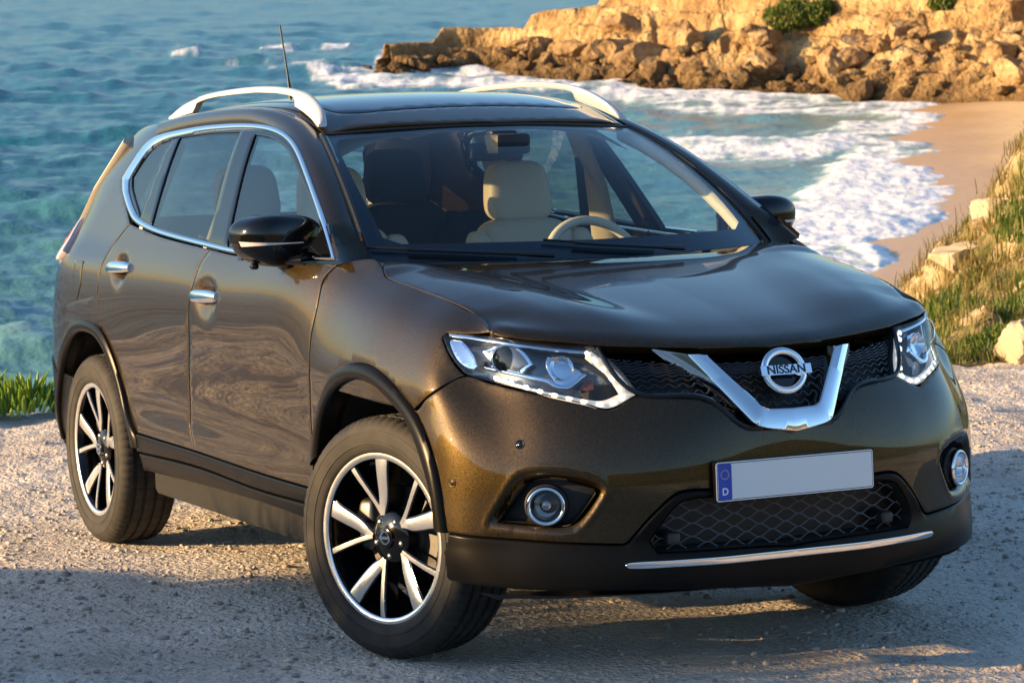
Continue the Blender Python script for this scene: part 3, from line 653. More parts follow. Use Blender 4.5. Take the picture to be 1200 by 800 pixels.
for P, ed, st in ((F_A, 24, 1.12), (F_B, 13, .86), (F_C, 11, .80), (F_D, 6, .85), (F_E, 2.5, .8), (F_F, 2.5, .8), (F_G, 2.5, .8), (F_H, 8, .45), (F_I, 5, .8), (F_J, 4, .42)):
    foamf = np.maximum(foamf, st*sm(fdist(P), -ed, ed*.8))
foamf = foamf.reshape(X.shape)
rockline = bd(ROCK); dr_ = pdist(q, rockline[:9], closed=False).reshape(X.shape); foamf = np.maximum(foamf, .85*sm(-dr_, -9, -1))
swash = sm(-np.abs(sdist + 1.5), -5, 0)*(sdist < .8); foamf = np.maximum(foamf, .9*swash)
# crest-aligned lacy noise
u_ = X*vx + Y*vy; w_ = -X*vy + Y*vx
ns = .55*fbm(u_/1.6, w_/4.2, 5, 20, .62) + .45*ridged(u_/1.1, w_/1.8, 5, 40); ns = (ns - ns.mean())/ns.std()
foam = sm(ns*.19 + foamf, .46, .92)
crest = sm(H_, .30, .46)*sm(ns, .9, 1.8); foam = np.maximum(foam, crest*.75)
big = fbm(u_/7, w_/12, 4, 77); Z = SEA + H_*(.35 + .65*sm(-sdist, 2, 25)) + foamf*(.10 + .55*np.clip(big - .35, 0, 1)) + foam*.16*(fbm(X/.7, Y/.7, 3, 61) - .2)
Z = Z - .25*sm(sdist, .5, 4)
sea = link_mesh('sea', np.stack([X, Y, Z], -1).reshape(-1, 3), grid_faces(len(azs), len(rad)), 'sea'); tag(sea, kind='structure', label='teal sea with breaking surf')
at = sea.data.attributes.new('foam', 'FLOAT', 'POINT'); at.data.foreach_set('value', foam.reshape(-1).astype(np.float32))
dep = np.clip(sm(-sdist, 0, 60)*.75 + .3 - .9*foamf*.5 + .12*(fbm(u_/9, w_/22, 3, 5) - .5), 0, 1)
at = sea.data.attributes.new('depth', 'FLOAT', 'POINT'); at.data.foreach_set('value', dep.reshape(-1).astype(np.float32))
# beach
ab_ = np.linspace(134, 150.5, 260); rb_ = np.linspace(66, 320, 300); A2, R2 = np.meshgrid(ab_, rb_, indexing='ij'); XYb = bd(np.stack([A2, R2], -1)); qb = XYb.reshape(-1, 2)
sb = np.where(inpoly(qb, beach_w), 1, -1)*pdist(qb, shore_w, closed=False); sb = sb.reshape(A2.shape)
Zb = SEA + .10 + np.where(sb > 0, 1.3*(1 - np.exp(-sb/16)) + .02*sb, sb*.10) + .10*(fbm(XYb[..., 0]/6, XYb[..., 1]/6, 4, 9) - .5)
be = link_mesh('beach', np.concatenate([XYb, Zb[..., None]], -1).reshape(-1, 3), grid_faces(260, 300), 'sand'); tag(be, kind='structure', label='golden sand beach below the cliff')
wet = sm(-sb + 3*(fbm(XYb[..., 0]/5, XYb[..., 1]/5, 3, 2) - .5), -6, -1.); at = be.data.attributes.new('wet', 'FLOAT', 'POINT'); at.data.foreach_set('value', wet.reshape(-1).astype(np.float32))
# cliff: profile swept along the rock line
rl = curve_pts(bd(ROCK), 420); Tg = np.gradient(rl, axis=0); Tg /= np.linalg.norm(Tg, axis=1)[:, None]; inl = np.stack([-Tg[:, 1], Tg[:, 0]], 1)
inl *= np.sign(inl @ np.array([vx, vy]))[:, None]
bear = np.degrees(np.arctan2(rl[:, 1] - C0[1], rl[:, 0] - C0[0])); 
topH = np.interp(bear, [138, 143, 146, 149, 150.5, 151.8, 152.9, 153.4, 153.9, 154.1, 154.6, 155.3, 155.9, 156.3, 156.7], [20, 18, 16, 14, 12, 11, 9.5, 7.6, 6.0, 4.1, 3.6, 2.6, 2.0, 1.0, .4])
qs = np.r_[np.linspace(-.15, 1.35, 110), [1.5, 1.8, 2.3]]
SI, QI = np.meshgrid(np.arange(420), qs, indexing='ij'); Hh = topH[:, None]
wid = np.clip(Hh*1.15, 4, 16); tipk = sm(Hh, 8., 4.5)
run = QI*wid; sl = SI*.42
rub = np.clip(QI/.55, -1, 1); prof = np.where(QI < 0, QI*1.2, .42*rub**1.1 + .58*sm(QI, .46, .86))
back_ = np.where(QI > 1.0, -(QI - 1.0)*1.6*tipk, 0)
n1 = ridged(sl/6.5, run/6.5, 6, 3); n2 = ridged(sl/1.7 + n1, run/1.7, 4, 8); n3 = fbm(sl/9, run*.1, 3, 12)
Hn = Hh*(prof*(.72 + .5*n3) + back_) + (n1 - .62)*np.clip(Hh*.5, .6, 4.4)*sm(QI, -.1, .15) + (n2 - .6)*np.clip(Hh*.16, .4, 1.2)
# rock beds: step the upper face
st_ = 1.5; fr_ = (Hn/st_ + n3) % 1.0; Hs = Hn + st_*.75*(sm(fr_, .55, .95) - fr_)*sm(QI, .05, .4)
off_ = (n1 - .6)*2.2*sm(QI, .3, .7)
PX = rl[:, 0][:, None] + inl[:, 0][:, None]*(run + off_); PY = rl[:, 1][:, None] + inl[:, 1][:, None]*(run + off_)
zb_ = np.interp(bear, [138, 143, 145.5, 147.3, 149], [3.4, 2.2, 1.3, .3, 0]); Hs = Hs + zb_[:, None]
cl = link_mesh('cliff', np.stack([PX, PY, SEA - .3 + Hs], -1).reshape(-1, 3), grid_faces(420, len(qs)), 'cliff', sharp=30); tag(cl, kind='structure', label='ochre sandstone cliff and rocky headland across the cove')
# boulders
def rock_mesh(name, seed, mat, sub=4, squash=(1, .85, .7), rough=.33):
    bm = bmesh.new(); bmesh.ops.create_icosphere(bm, subdivisions=sub, radius=1); r_ = np.random.default_rng(seed)
    co = np.array([v.co[:] for v in bm.verts]); 
    for _ in range(15):
        n = r_.normal(size=3); n /= np.linalg.norm(n); d = r_.uniform(.5, .82); t = co @ n; co -= np.clip(t - d, 0, None)[:, None]*n*.98
    co *= 1 + rough*.6*(fbm(co[:, 0]*1.7 + seed, co[:, 1]*1.7 + co[:, 2]*1.3, 4, seed) - .5)[:, None] + rough*.25*(ridged(co[:, 0]*4 + co[:, 2]*3, co[:, 1]*4 - co[:, 2], 3, seed + 5) - .6)[:, None]
    co *= np.array(squash)
    for v, c in zip(bm.verts, co): v.co = c
    me = bpy.data.meshes.new(name); bm.to_mesh(me); bm.free(); me.materials.append(MATS[mat]); me.polygons.foreach_set('use_smooth', [True]*len(me.polygons)); me.set_sharp_from_angle(angle=R(16)); return me
RM = [rock_mesh('boulder', k, 'sandstone', 4 if k < 4 else 3, (1, random.uniform(.7, 1), random.uniform(.55, .95)), .62) for k in range(10)]
rb2 = np.random.default_rng(5)
def put_rock(me, x, y, z, s, label, group):
    o = bpy.data.objects.new('boulder', me); COL.objects.link(o); o.location = (x, y, z); o.rotation_euler = (rb2.uniform(-.4, .4), rb2.uniform(-.4, .4), rb2.uniform(0, 6.28)); o.scale = (s, s*rb2.uniform(.8, 1.15), s*rb2.uniform(.75, 1.1)); tag(o, label, 'boulder', group)
for k in range(250):
    b_ = rb2.uniform(143.0, 156.9) if k > 60 else rb2.uniform(143.2, 151.0); i = int(np.argmin(np.abs(bear - b_))); hh = topH[i]
    qq = rb2.uniform(-.06, .30); run_ = qq*np.clip(hh*1.15, 4, 16); p = rl[i] + inl[i]*run_; j = int(np.argmin(np.abs(qs - qq))); z = SEA - .3 + Hs[i, j]
    s = rb2.uniform(.35, 1.05)*(1 + .9*(rb2.random() < .18)); s = min(s, .35*hh + .3)
    put_rock(RM[int(rb2.integers(10))], p[0], p[1], z + s*.25, s, 'ochre boulder in the rubble along the foot of the far cliff' if b_ < 151 else 'brown boulder on the wave-washed headland behind the car roof', 'boulders below the far cliff' if b_ < 151 else 'boulders on the headland')
for k in range(34):
    b_ = rb2.uniform(146.5, 154.2); i = int(np.argmin(np.abs(bear - b_))); hh = topH[i]; qq = rb2.uniform(.05, .45); p = rl[i] + inl[i]*qq*np.clip(hh*1.15, 4, 16); j = int(np.argmin(np.abs(qs - qq))); s = min(rb2.uniform(1.2, 2.5), .26*hh)
    put_rock(RM[int(rb2.integers(4))], p[0], p[1], SEA - .3 + Hs[i, j] + s*.1, s, 'massive blocky outcrop stone standing above the rubble of the headland', 'large blocks on the headland')
for k, (b_, qq, s, lb) in enumerate([(153.1,.30,2.6,'big rounded boulder at the top left shoulder of the headland'),(152.2,.25,2.3,'tall cracked boulder on the headland beside the rounded one'),(151.2,.34,2.5,'pale orange block high on the headland'),(150.4,.15,2.2,'large dark-footed boulder standing at the waterline left of the beach'),(149.5,.3,1.9,'blocky boulder above the surf where the headland meets the cliff'),(154.5,.35,1.5,'square brown rock near the outer end of the headland'),(155.6,.4,1.1,'low brown rock beside the breaking wave at the headland tip')]):
    i = int(np.argmin(np.abs(bear - b_))); hh = topH[i]; p = rl[i] + inl[i]*qq*np.clip(hh*1.15, 4, 16); j = int(np.argmin(np.abs(qs - qq))); put_rock(RM[k % 4], p[0], p[1], SEA - .3 + Hs[i, j] + s*.2, s, lb, None)
# ---------------- the lot and the ground around it (lot frame) ----------------
ea, eb = np.array([-7.62, 0.]), np.array([-6.35, 6.15]); et = (eb - ea)/np.linalg.norm(eb - ea); en = np.array([-et[1], et[0]])   # en points to the sea
def edge_d(x, y): return (x - ea[0])*en[0] + (y - ea[1])*en[1] + .18*(vn(y*1.3 + 5, x*1.3, 7) - .5)
ba = np.array([-3.0, -6.3]); bb_ = np.array([16., -12.5])
def zlot(x, y, fine=False):
    e = edge_d(x, y); z = -1.25*np.clip(e - .25, 0, None)*sm(e, .1, 1.2)
    z = np.maximum(z, -15 - .02*np.clip(e, 0, 300))
    t = np.clip(((x - ba[0])*(bb_ - ba)[0] + (y - ba[1])*(bb_ - ba)[1])/((bb_ - ba) @ (bb_ - ba)), 0, 1); d = np.hypot(x - ba[0] - t*(bb_ - ba)[0], y - ba[1] - t*(bb_ - ba)[1])
    z = z + (1.32 + .5*(fbm(x/1.4, y/1.4, 3, 31) - .5))*np.exp(-(d/1.1)**2.4)*(e < 0)  # unseen mound added beside the lot, sized to shade the foreground
    inland = np.clip(-e - 22, 0, None); z = z + 9*(1 - np.exp(-inland/120))*(.5 + fbm(x/70, y/70, 3, 15)) + .6*fbm(x/9, y/9, 4, 18)*sm(inland, 0, 15)
    z = z + .05*(fbm(x/1.9, y/1.9, 2, 2) - .5) + .018*(fbm(x/.5, y/.5, 2, 4) - .5)
    rut = np.abs(((y + .35*x + 40) % 1.9) - .95); z = z - .018*np.exp(-((rut - .5)/.13)**2)
    if fine: z = z + .030*(fbm(x/.16, y/.16, 4, 6) - .5) + .016*(ridged(x/.075, y/.075, 2, 8) - .5)
    near = np.exp(-(((x + 1.3)/2.9)**4 + (y/1.6)**4)); return z*(1 - .75*near)
fx = np.arange(-8.6, 3.2, .021); fy = np.arange(-3.6, 8.2, .024); FX, FY = np.meshgrid(fx, fy, indexing='ij')
rim = np.minimum.reduce([FX - fx[0], fx[-1] - FX, FY - fy[0], fy[-1] - FY]); FZ = zlot(FX, FY, True) - .08*sm(-rim, -.25, 0)
lot = link_mesh('gravel_ground', np.stack([FX, FY, FZ], -1).reshape(-1, 3), grid_faces(len(fx), len(fy)), 'gravel'); lot.matrix_world = TILT4; tag(lot, kind='structure', label='pinkish gravel parking ground')
def ax1(lo, hi, a, b, s): 
    mid = np.arange(a, b, s); l = a - np.geomspace(s, a - lo, 46)[::-1]; r = b + np.geomspace(s, hi - b, 54); return np.r_[l, mid, r]
gx = ax1(-70, 900, -12, 10, .11); gy = ax1(-700, 500, -13, 9, .11); GX, GY = np.meshgrid(gx, gy, indexing='ij')
GZ = zlot(GX, GY); ins = (GX > -8.4) & (GX < 3.0) & (GY > -3.4) & (GY < 8.0); GZ = GZ - .09*ins
GZ = np.where(edge_d(GX, GY) > 30, -22, GZ)
te = link_mesh('terrain', np.stack([GX, GY, GZ], -1).reshape(-1, 3), grid_faces(len(gx), len(gy)), 'earth'); te.matrix_world = TILT4; tag(te, kind='structure', label='rough clifftop ground around the lot')
near_m = (np.abs(GX - 1) < 13) & (np.abs(GY) < 13)
te.data.materials.append(MATS['gravel']); cx = GX[:-1, :-1].reshape(-1); cy = GY[:-1, :-1].reshape(-1); te.data.polygons.foreach_set('material_index', ((cx > -10) & (cx < 4.6 + .5*(fbm(cx*.8, cy*.8, 3, 9))) & (cy > -4.6) & (cy < 14)).astype(np.int32))
# pebbles
def pebble_field(name, n, x0, x1, y0, y1, smin, smax, seed, label):
    r_ = np.random.default_rng(seed); base = []
    for k in range(5):
        bm = bmesh.new(); bmesh.ops.create_icosphere(bm, subdivisions=1, radius=1); co = np.array([v.co[:] for v in bm.verts])*(1 + .3*r_.uniform(-1, 1, (len(bm.verts), 1))); fs = [tuple(v.index for v in f.verts) for f in bm.faces]; bm.free(); base.append(co)
    x = r_.uniform(x0, x1, n); y = r_.uniform(y0, y1, n); s = smin*(smax/smin)**(r_.random(n)**2.6); keep = (fbm(x/.8, y/.8, 3, seed) + r_.uniform(-.25, .25, n) > .45) & (edge_d(x, y) < .1); x, y, s = x[keep], y[keep], s[keep]; n = len(x)
    z = zlot(x, y, True); a = r_.uniform(0, 6.28, n); V = np.empty((n, 12, 3)); 
    for i in range(5):
        m = np.arange(n) % 5 == i; c = base[i][None]*s[m][:, None, None]*np.stack([r_.uniform(.8, 1.5, m.sum()), r_.uniform(.6, 1.1, m.sum()), r_.uniform(.35, .7, m.sum())], 1)[:, None]
        ca, sa = np.cos(a[m])[:, None], np.sin(a[m])[:, None]; V[m] = np.stack([c[..., 0]*ca - c[..., 1]*sa + x[m][:, None], c[..., 0]*sa + c[..., 1]*ca + y[m][:, None], c[..., 2] + z[m][:, None] + s[m][:, None]*.25], -1)
    F = (np.array(fs)[None] + (np.arange(n)*12)[:, None, None]).reshape(-1, 3); me = bpy.data.meshes.new(name)
    me.vertices.add(n*12); me.vertices.foreach_set('co', V.reshape(-1)); me.loops.add(len(F)*3); me.loops.foreach_set('vertex_index', F.reshape(-1).astype(np.int32)); me.polygons.add(len(F)); me.polygons.foreach_set('loop_start', np.arange(0, len(F)*3, 3, dtype=np.int32)); me.update(calc_edges=True)
    me.materials.append(MATS['pebble']); o = bpy.data.objects.new(name, me); COL.objects.link(o); o.matrix_world = TILT4; tag(o, label, kind='stuff')
pebble_field('loose_gravel', 38000, -4.5, 2.6, -3.0, 3.6, .0022, .015, 1, 'loose grey and pink gravel stones')
pebble_field('loose_gravel', 16000, -7.6, -2.0, -2.5, 7.5, .003, .014, 2, 'loose gravel further back on the lot')
# ---------------- right bank ----------------
vd = np.array([math.cos(R(153.75)), math.sin(R(153.75))]); vr = np.array([vd[1], -vd[0]]); CL = np.array([CAM.x, CAM.y])
def wd(w, d): return CL[0] + vr[0]*w + vd[0]*d, CL[1] + vr[1]*w + vd[1]*d
def bank_h(w, d):
    S = np.interp(w, [1.6,2.7,2.98,3.27,3.48,3.73,3.91,4.155,4.26,4.9,6.5,9], [-3.2,-.9,-.3,.21,.57,.85,1.13,1.49,1.62,2.1,2.7,3.])
    S = S - .20*sm(S, 0, .6)
    rmp = np.clip((d - 17.3)/5.2, 0, 1); rmp = rmp**1.15
    fall = np.clip(d - 22.6, 0, None)
    nz = (fbm(w/.55, d/.7, 5, 51) - .5)*.55 + (ridged(w/.25, d/.3, 4, 53) - .6)*.14
    return S*rmp - .9*fall + nz*sm(d, 17.4, 18.8)
bw = np.arange(1.8, 8.0, .045); bdd = np.arange(16.9, 27, .045); BW, BD = np.meshgrid(bw, bdd, indexing='ij'); bx_, by_ = wd(BW, BD); BZ = bank_h(BW, BD) - .06*(BD < 17.3)
bk_ = link_mesh('grassy_bank', np.stack([bx_, by_, BZ], -1).reshape(-1, 3), grid_faces(len(bw), len(bdd)), 'bank_soil', sharp=50); bk_.matrix_world = TILT4; tag(bk_, kind='structure', label='sandy bank rising at the right edge of the lot')
def blades(name, px, py, pz, n, hmin, hmax, wid, mat, spread, seed, label, kind='stuff', lean=.5, succ=False, cat=None, group=None, M=TILT4):
    r_ = np.random.default_rng(seed); N_ = len(px)*n; bx = np.repeat(px, n) + r_.normal(0, spread, N_); by = np.repeat(py, n) + r_.normal(0, spread, N_); bz = np.repeat(pz, n)
    a = r_.uniform(0, 6.28, N_); h = r_.uniform(hmin, hmax, N_)*np.repeat(r_.uniform(.6, 1.2, len(px)), n); l = np.abs(r_.normal(0, lean, N_)); b = a + 1.57 + r_.normal(0, .3, N_); w = wid*r_.uniform(.6, 1.3, N_)
    dx, dy = np.cos(a)*l*h, np.sin(a)*l*h; sx_, sy_ = np.cos(b)*w, np.sin(b)*w; z0 = bz - .02
    V = np.stack([np.stack([bx - sx_, by - sy_, z0], 1), np.stack([bx + sx_, by + sy_, z0], 1), np.stack([bx + dx*.4 - sx_*.8, by + dy*.4 - sy_*.8, z0 + h*.6], 1), np.stack([bx + dx*.4 + sx_*.8, by + dy*.4 + sy_*.8, z0 + h*.6], 1), np.stack([bx + dx, by + dy, z0 + h], 1)], 1)
    F = [];
    V = V.reshape(-1, 3); i5 = np.arange(N_)*5; quads = np.stack([i5, i5+1, i5+3, i5+2], 1).tolist(); tris = np.stack([i5+2, i5+3, i5+4], 1).tolist()
    o = link_mesh(name, V, quads + tris, mat, smooth=False); o.matrix_world = M; tag(o, label, cat, group, kind); return o
r_ = np.random.default_rng(8)
tw = r_.uniform(2.4, 7.0, 9000); td = 17.35 + 6.2*r_.random(9000); dens = fbm(tw/.6, td/.8, 4, 71); 
def pick(cond, k): 
    i = np.where(cond)[0][:k]; w, d = tw[i], td[i]; x, y = wd(w, d); return x, y, bank_h(w, d)
blades('bank_grass', *pick((dens > .53), 2600), 9, .05, .15, .0045, 'leaf_dry', .05, 1, 'dry golden grass on the bank')
blades('bank_grass', *pick((dens < .53) | (td < 18.6), 5000), 9, .05, .15, .006, 'leaf_green', .05, 2, 'yellow-green grass on the bank')
bt = r_.random(2600); bo = r_.normal(0, .55, 2600); bdir = (bb_ - ba)/np.linalg.norm(bb_ - ba); bgx = ba[0] + bdir[0]*bt*13 - bdir[1]*bo; bgy = ba[1] + bdir[1]*bt*13 + bdir[0]*bo
blades('shadow_edge_grass', bgx, bgy, zlot(bgx, bgy), 7, .10, .42, .008, 'leaf_dry', .09, 5, 'out-of-view dry grass added on the shade-casting mound to break up its shadow edge')  # added out of view: grass that roughens the edge of the mound's shadow
def shrub(w, d, s, mat, label, seed, n=1500):
    x, y = wd(w, d); z = float(bank_h(np.array(w), np.array(d))); r2 = np.random.default_rng(seed); v = r2.normal(size=(n, 3)); v /= np.linalg.norm(v, axis=1)[:, None]; v *= r2.uniform(.35, 1, (n, 1))**.5; v[:, 2] = np.abs(v[:, 2])*.8
    v *= s*(1 + .35*(fbm(v[:, 0]*2.3, v[:, 1]*2.3 + v[:, 2], 3, seed) - .5))[:, None]
    root = empty('shrub', mat=TILT4 @ Matrix.Translation((x, y, z))); tag(root, label, 'shrub')
    o = blades('foliage', v[:, 0], v[:, 1], v[:, 2], 3, .03*s/.3, .07*s/.3, .008*s/.3, mat, .02, seed, None, None, M=Matrix.Identity(4)); o.parent = root
    acc = Acc()
    for k in range(6): a = 6.28*k/6; V, F = tube_data([(0, 0, -.05), (.4*s*math.cos(a), .4*s*math.sin(a), s*.4), (.7*s*math.cos(a + .3), .7*s*math.sin(a + .3), s*.6)], [.03*s, .02*s, .008*s], n=6); acc.add(V, F)
    acc.obj('stem', 'earth', root)
shrub(3.42, 17.6, .26, 'leaf_dark', 'dark green bush low on the bank beside the headlamp', 21)
shrub(3.75, 17.75, .22, 'leaf_dark', 'dark green bush left of the pale boulder', 22)
shrub(3.15, 17.7, .24, 'leaf_green', 'green bush at the foot of the bank partly behind the bonnet', 23)
shrub(4.6, 20.8, .22, 'leaf_green', 'yellow-green bush near the top of the bank', 24)
shrub(3.6, 20.6, .20, 'leaf_dry', 'golden dry bush on the seaward shoulder of the bank', 25)
shrub(3.95, 19.2, .16, 'leaf_green', 'small green bush in the middle of the bank', 26)
def lone_rock(w, d, s, me, label, dz=.1, sc=(1,1,1)):
    x, y = wd(w, d); o = bpy.data.objects.new('boulder', me); COL.objects.link(o); o.matrix_world = TILT4 @ Matrix.Translation((x, y, float(bank_h(np.array(w), np.array(d))) + dz)) @ Matrix.Rotation(.7, 4, 'Z') @ Matrix.Diagonal((s*sc[0], s*sc[1], s*sc[2], 1)); tag(o, label, 'boulder')
PR = [rock_mesh('boulder', 40 + k, 'pale_rock', 4, (1, .9, .95), .7) for k in range(3)]
lone_rock(3.21, 17.25, .24, PR[0], 'pale sandstone boulder at the edge of the gravel on the far right', .12, (1, .9, 1.0))
lone_rock(3.62, 22.0, .26, PR[1], 'cream rock slab on the seaward side of the bank', .0, (1.2, 1, .7)); lone_rock(3.85, 22.2, .20, PR[2], 'small cream rock above the slab on the bank', .05)
# far shrubs on the cliff
for k, (b_, qq, s, lb) in enumerate([(149.35,.50,1.35,'green bush growing on top of the far cliff left of centre'),(148.75,.54,1.1,'green bush beside the first one on the far cliff'),(146.3,.53,1.0,'green bush hanging on the far ochre cliff'),(145.75,.56,.8,'smaller green bush right of the hanging one on the far cliff')]):
    i = int(np.argmin(np.abs(bear - b_))); hh = topH[i]; p = rl[i] + inl[i]*qq*np.clip(hh*1.15, 4, 16); j = int(np.argmin(np.abs(qs - qq)))
    r2 = np.random.default_rng(60 + k); v = r2.normal(size=(1300, 3)); v /= np.linalg.norm(v, axis=1)[:, None]; v *= s*np.array([1.2, 1.2, .75])*(.45 + 1.1*fbm(v[:, 0]*1.8 + k, v[:, 1]*1.8 + v[:, 2]*1.5, 3, k))[:, None]
    root = empty('shrub', mat=Matrix.Translation((p[0], p[1], SEA - .3 + float(Hs[i, j])))); tag(root, lb, 'shrub'); o = blades('foliage', v[:, 0], v[:, 1], v[:, 2], 3, .15, .4, .06, 'leaf_green', .1, 80 + k, None, None, M=Matrix.Identity(4)); o.parent = root
# succulents along the edge on the left
def succulent(x, y, s, seed, label, n=170):
    r2 = np.random.default_rng(seed); root = empty('succulent_plant', mat=TILT4 @ Matrix.Translation((x, y, 0))); tag(root, label, 'plant', 'green plants along the edge of the lot')
    acc = Acc()
    for k in range(n):
        a = r2.uniform(0, 6.28); r0 = s*r2.random()**.6; h = r2.uniform(.06, .125)*(1.25 - .6*r0/s); ln = r2.uniform(.1, 1.0); b0 = np.array([r0*math.cos(a), r0*math.sin(a), .02 + .09*(1 - (r0/s)**2)]); dr = np.array([math.cos(a + r2.normal(0, .6))*ln, math.sin(a + r2.normal(0, .6))*ln, 1.])
        V, F = tube_data([b0, b0 + dr*h*.35 , b0 + dr*h*.7 + [0, 0, .005], b0 + dr*h + [0, 0, .012]], [.008, .0125, .010, .0015], n=5, flat=(1.0, .55)); acc.add(V, F)
    acc.obj('leaves', 'leaf_succ', root)
k = 0
for x, y, s in [(-7.55,-.95,.26),(-7.50,-.55,.27),(-7.52,-.15,.28),(-7.42,.22,.27),(-7.36,.62,.27),(-7.25,1.0,.26),(-7.72,.05,.25),(-7.7,-.4,.25)]:
    succulent(x, y, s, 100 + k, ['bright green succulent clump at the left edge of the lot', 'green succulent clump just behind the rear wheel'][0 if k in (0, 1, 2, 6, 7) else 1], 210); k += 1

# ---------------- the car ----------------
car = empty('parked_car', mat=TILT4)
tag(car, 'dark olive-brown metallic sport utility vehicle parked on gravel with its front wheels turned', 'car')
def P_(n): return TR[n][1]
def arr(n): return np.array(TR[n][1])
def xy_of_side(n): return arr(n)
# dents pressed into panels: (polygon or centre, depth, falloff)
_sL = np.array(SC['L'])
_fd = smooth_poly(arr('fog_dent')*_sL, .02)
def bumper_disp(a, b):
    q = np.stack([a, b], 1)*_sL; ins = inpoly(q, _fd); d = pdist(q, _fd)
    return np.where(ins, -.030*sm(d, 0, .032), .003*np.exp(-(d/.012)**2))
def hdl(n):
    a = arr(n)*_sL; return (a[0] + a[2])/2
_h1 = hdl('handle_f'); _h2 = hdl('handle_r')
def door_disp(a, b):
    q = np.stack([a, b], 1)*_sL; r = np.zeros(len(a))
    for h in (_h1, _h2):
        e = np.sqrt(((q[:, 0] - h[0])/.055)**2 + ((q[:, 1] - h[1])/.054)**2); r -= .022*(1 - sm(e, .45, 1.0))
    return r
for sd_ in (-1, 1):
    d1 = panel('front_door', 'L', P_('front_door'), 'paint', car, sd_, res=.017, disp=door_disp)
    d2 = panel('rear_door', 'L', P_('rear_door'), 'paint', car, sd_, res=.017, disp=door_disp)
    panel('front_fender', 'L', P_('fender'), 'paint', car, sd_, res=.022)
    panel('rear_quarter_panel', 'Q', P_('quarter'), 'paint', car, sd_, res=.022, disp=None)
    panel('door_cladding', 'L', P_('door_cladding'), 'cladding', car, sd_, res=.02, off=.006, thick=.02, rim=.004)
    panel('side_sill', 'L', P_('sill'), 'cladding', car, sd_, res=.02, off=.002, thick=.08, rim=.006)
    panel('rear_bumper_corner', 'Q', P_('rear_bumper_side'), 'cladding', car, sd_, res=.03, gap=-.006, off=.008)
    tl = panel('tail_lamp', 'Q', P_('tail_lamp'), 'lamp_pale', car, sd_, res=.02, off=.020, thick=.03, rim=.006); tl['label'] = 'pale pink tail lamp cluster'
    tp = arr('tail_lamp'); tc = tp.mean(0); panel('lamp_core', 'Q', tc + (tp - tc)*np.array([.66, .55]) + np.array([0, .02]), 'lamp_red', tl, sd_, res=.02, off=.0225, thick=.002)
    ff = panel('fuel_flap', 'Q', [(-2.84,1.09),(-2.74,1.09),(-2.735,1.0),(-2.78,.94),(-2.84,.96)], 'paint', car, sd_, res=.02, off=.0022, thick=.004, gap=.0, rim=.0012) if sd_ < 0 else None
    for nm, dr in (('handle_f', d1), ('handle_r', d2)):
        h = hdl(nm)/_sL; c, n = lpt('L', h[0], h[1], 0, sd_)
        u, v = arr(nm)[0], arr(nm)[2]; A, _ = lpt('L', u[0], u[1], 0, sd_); B, _ = lpt('L', v[0], v[1], 0, sd_)
        ax = (B - A)/np.linalg.norm(B - A); up = np.cross(ax, n); up /= np.linalg.norm(up); up *= np.sign(up[2])
        W_, tt = .125, np.linspace(-1, 1, 13)
        rings = []
        for t in tt:
            cc = c + ax*W_*t + n*(.016 - .012*abs(t)**3) ; hh = .022*(1 - .35*abs(t)**4); th = np.linspace(0, 2*np.pi, 14, endpoint=False)
            rings.append([cc + up*hh*math.cos(q)*1.0 + n*.010*math.sin(q)*(1 if math.sin(q) > 0 else .6) for q in th])
        loft('handle', rings, 'chrome', dr, closed=True, cap=True)
# arches
AOUT = np.array([TR['fender'][1][i] for i in range(15, 25)])     # outer edge of the front arch on the L surface
def arch(front, side):
    if front:
        ao = [lpt('L', a, b, .004, side)[0] for a, b in smooth_poly(np.array(TR['arch_out'][1])*_sL, 10)/_sL]
        ai = [lpt('L', a, b, .010, side)[0] for a, b in TR['arch_in'][1]]
    else:
        xo = [(-2.19,.42),(-2.20,.47),(-2.27,.53),(-2.325,.62),(-2.375,.72),(-2.44,.80),(-2.51,.845),(-2.60,.862),(-2.70,.865),(-2.83,.848),(-2.96,.79),(-3.09,.70),(-3.155,.615),(-3.20,.50),(-3.23,.36)]
        xi = [(-2.245,.42),(-2.255,.47),(-2.315,.53),(-2.365,.61),(-2.415,.70),(-2.475,.77),(-2.54,.805),(-2.61,.82),(-2.70,.822),(-2.81,.806),(-2.925,.755),(-3.04,.675),(-3.105,.60),(-3.15,.50),(-3.18,.36)]
        ao = [lpt('Q', a, b, .004, side)[0] for a, b in xo]; ai = [lpt('Q', a, b, .010, side)[0] for a, b in xi]
    n = 48; O_ = curve_pts(ao, n); I_ = curve_pts(ai, n); rings = []
    for o, i in zip(O_, I_):
        s = np.array([0, side, 0]); mid = (o + i)/2 + s*.008
        rings.append([o - s*.012, o + s*.004, o*.8 + i*.2 + s*.010, mid + s*.003, o*.15 + i*.85 + s*.008, i, i - s*.02, i - s*.07])
    recalc(loft('wheel_arch_trim', rings, 'cladding', car))
    rings = [[i - s*.05, i - s*.16, i - s*.36] for i in I_]
    loft('wheel_arch_liner', rings, 'liner', car)
for f_ in (True, False):
    for s_ in (-1, 1): arch(f_, s_)
# bonnet
HG, HF = set_hood(P_('hood_gap'), P_('hood_front'))
hood_poly = [(-.225,0),(-.23,.18),(-.26,.36),(-.31,.53),(-.40,.665)] + [tuple(p[:2]) for p in HG] + [(p[0], p[1]) for p in HF[::-1][1:-1]] + [(float(HF[0, 0]), 0)]
panel('bonnet', 'H', hood_poly, 'paint', car, sym=True, res=.018, thick=.03, rim=.0025, corner=40)
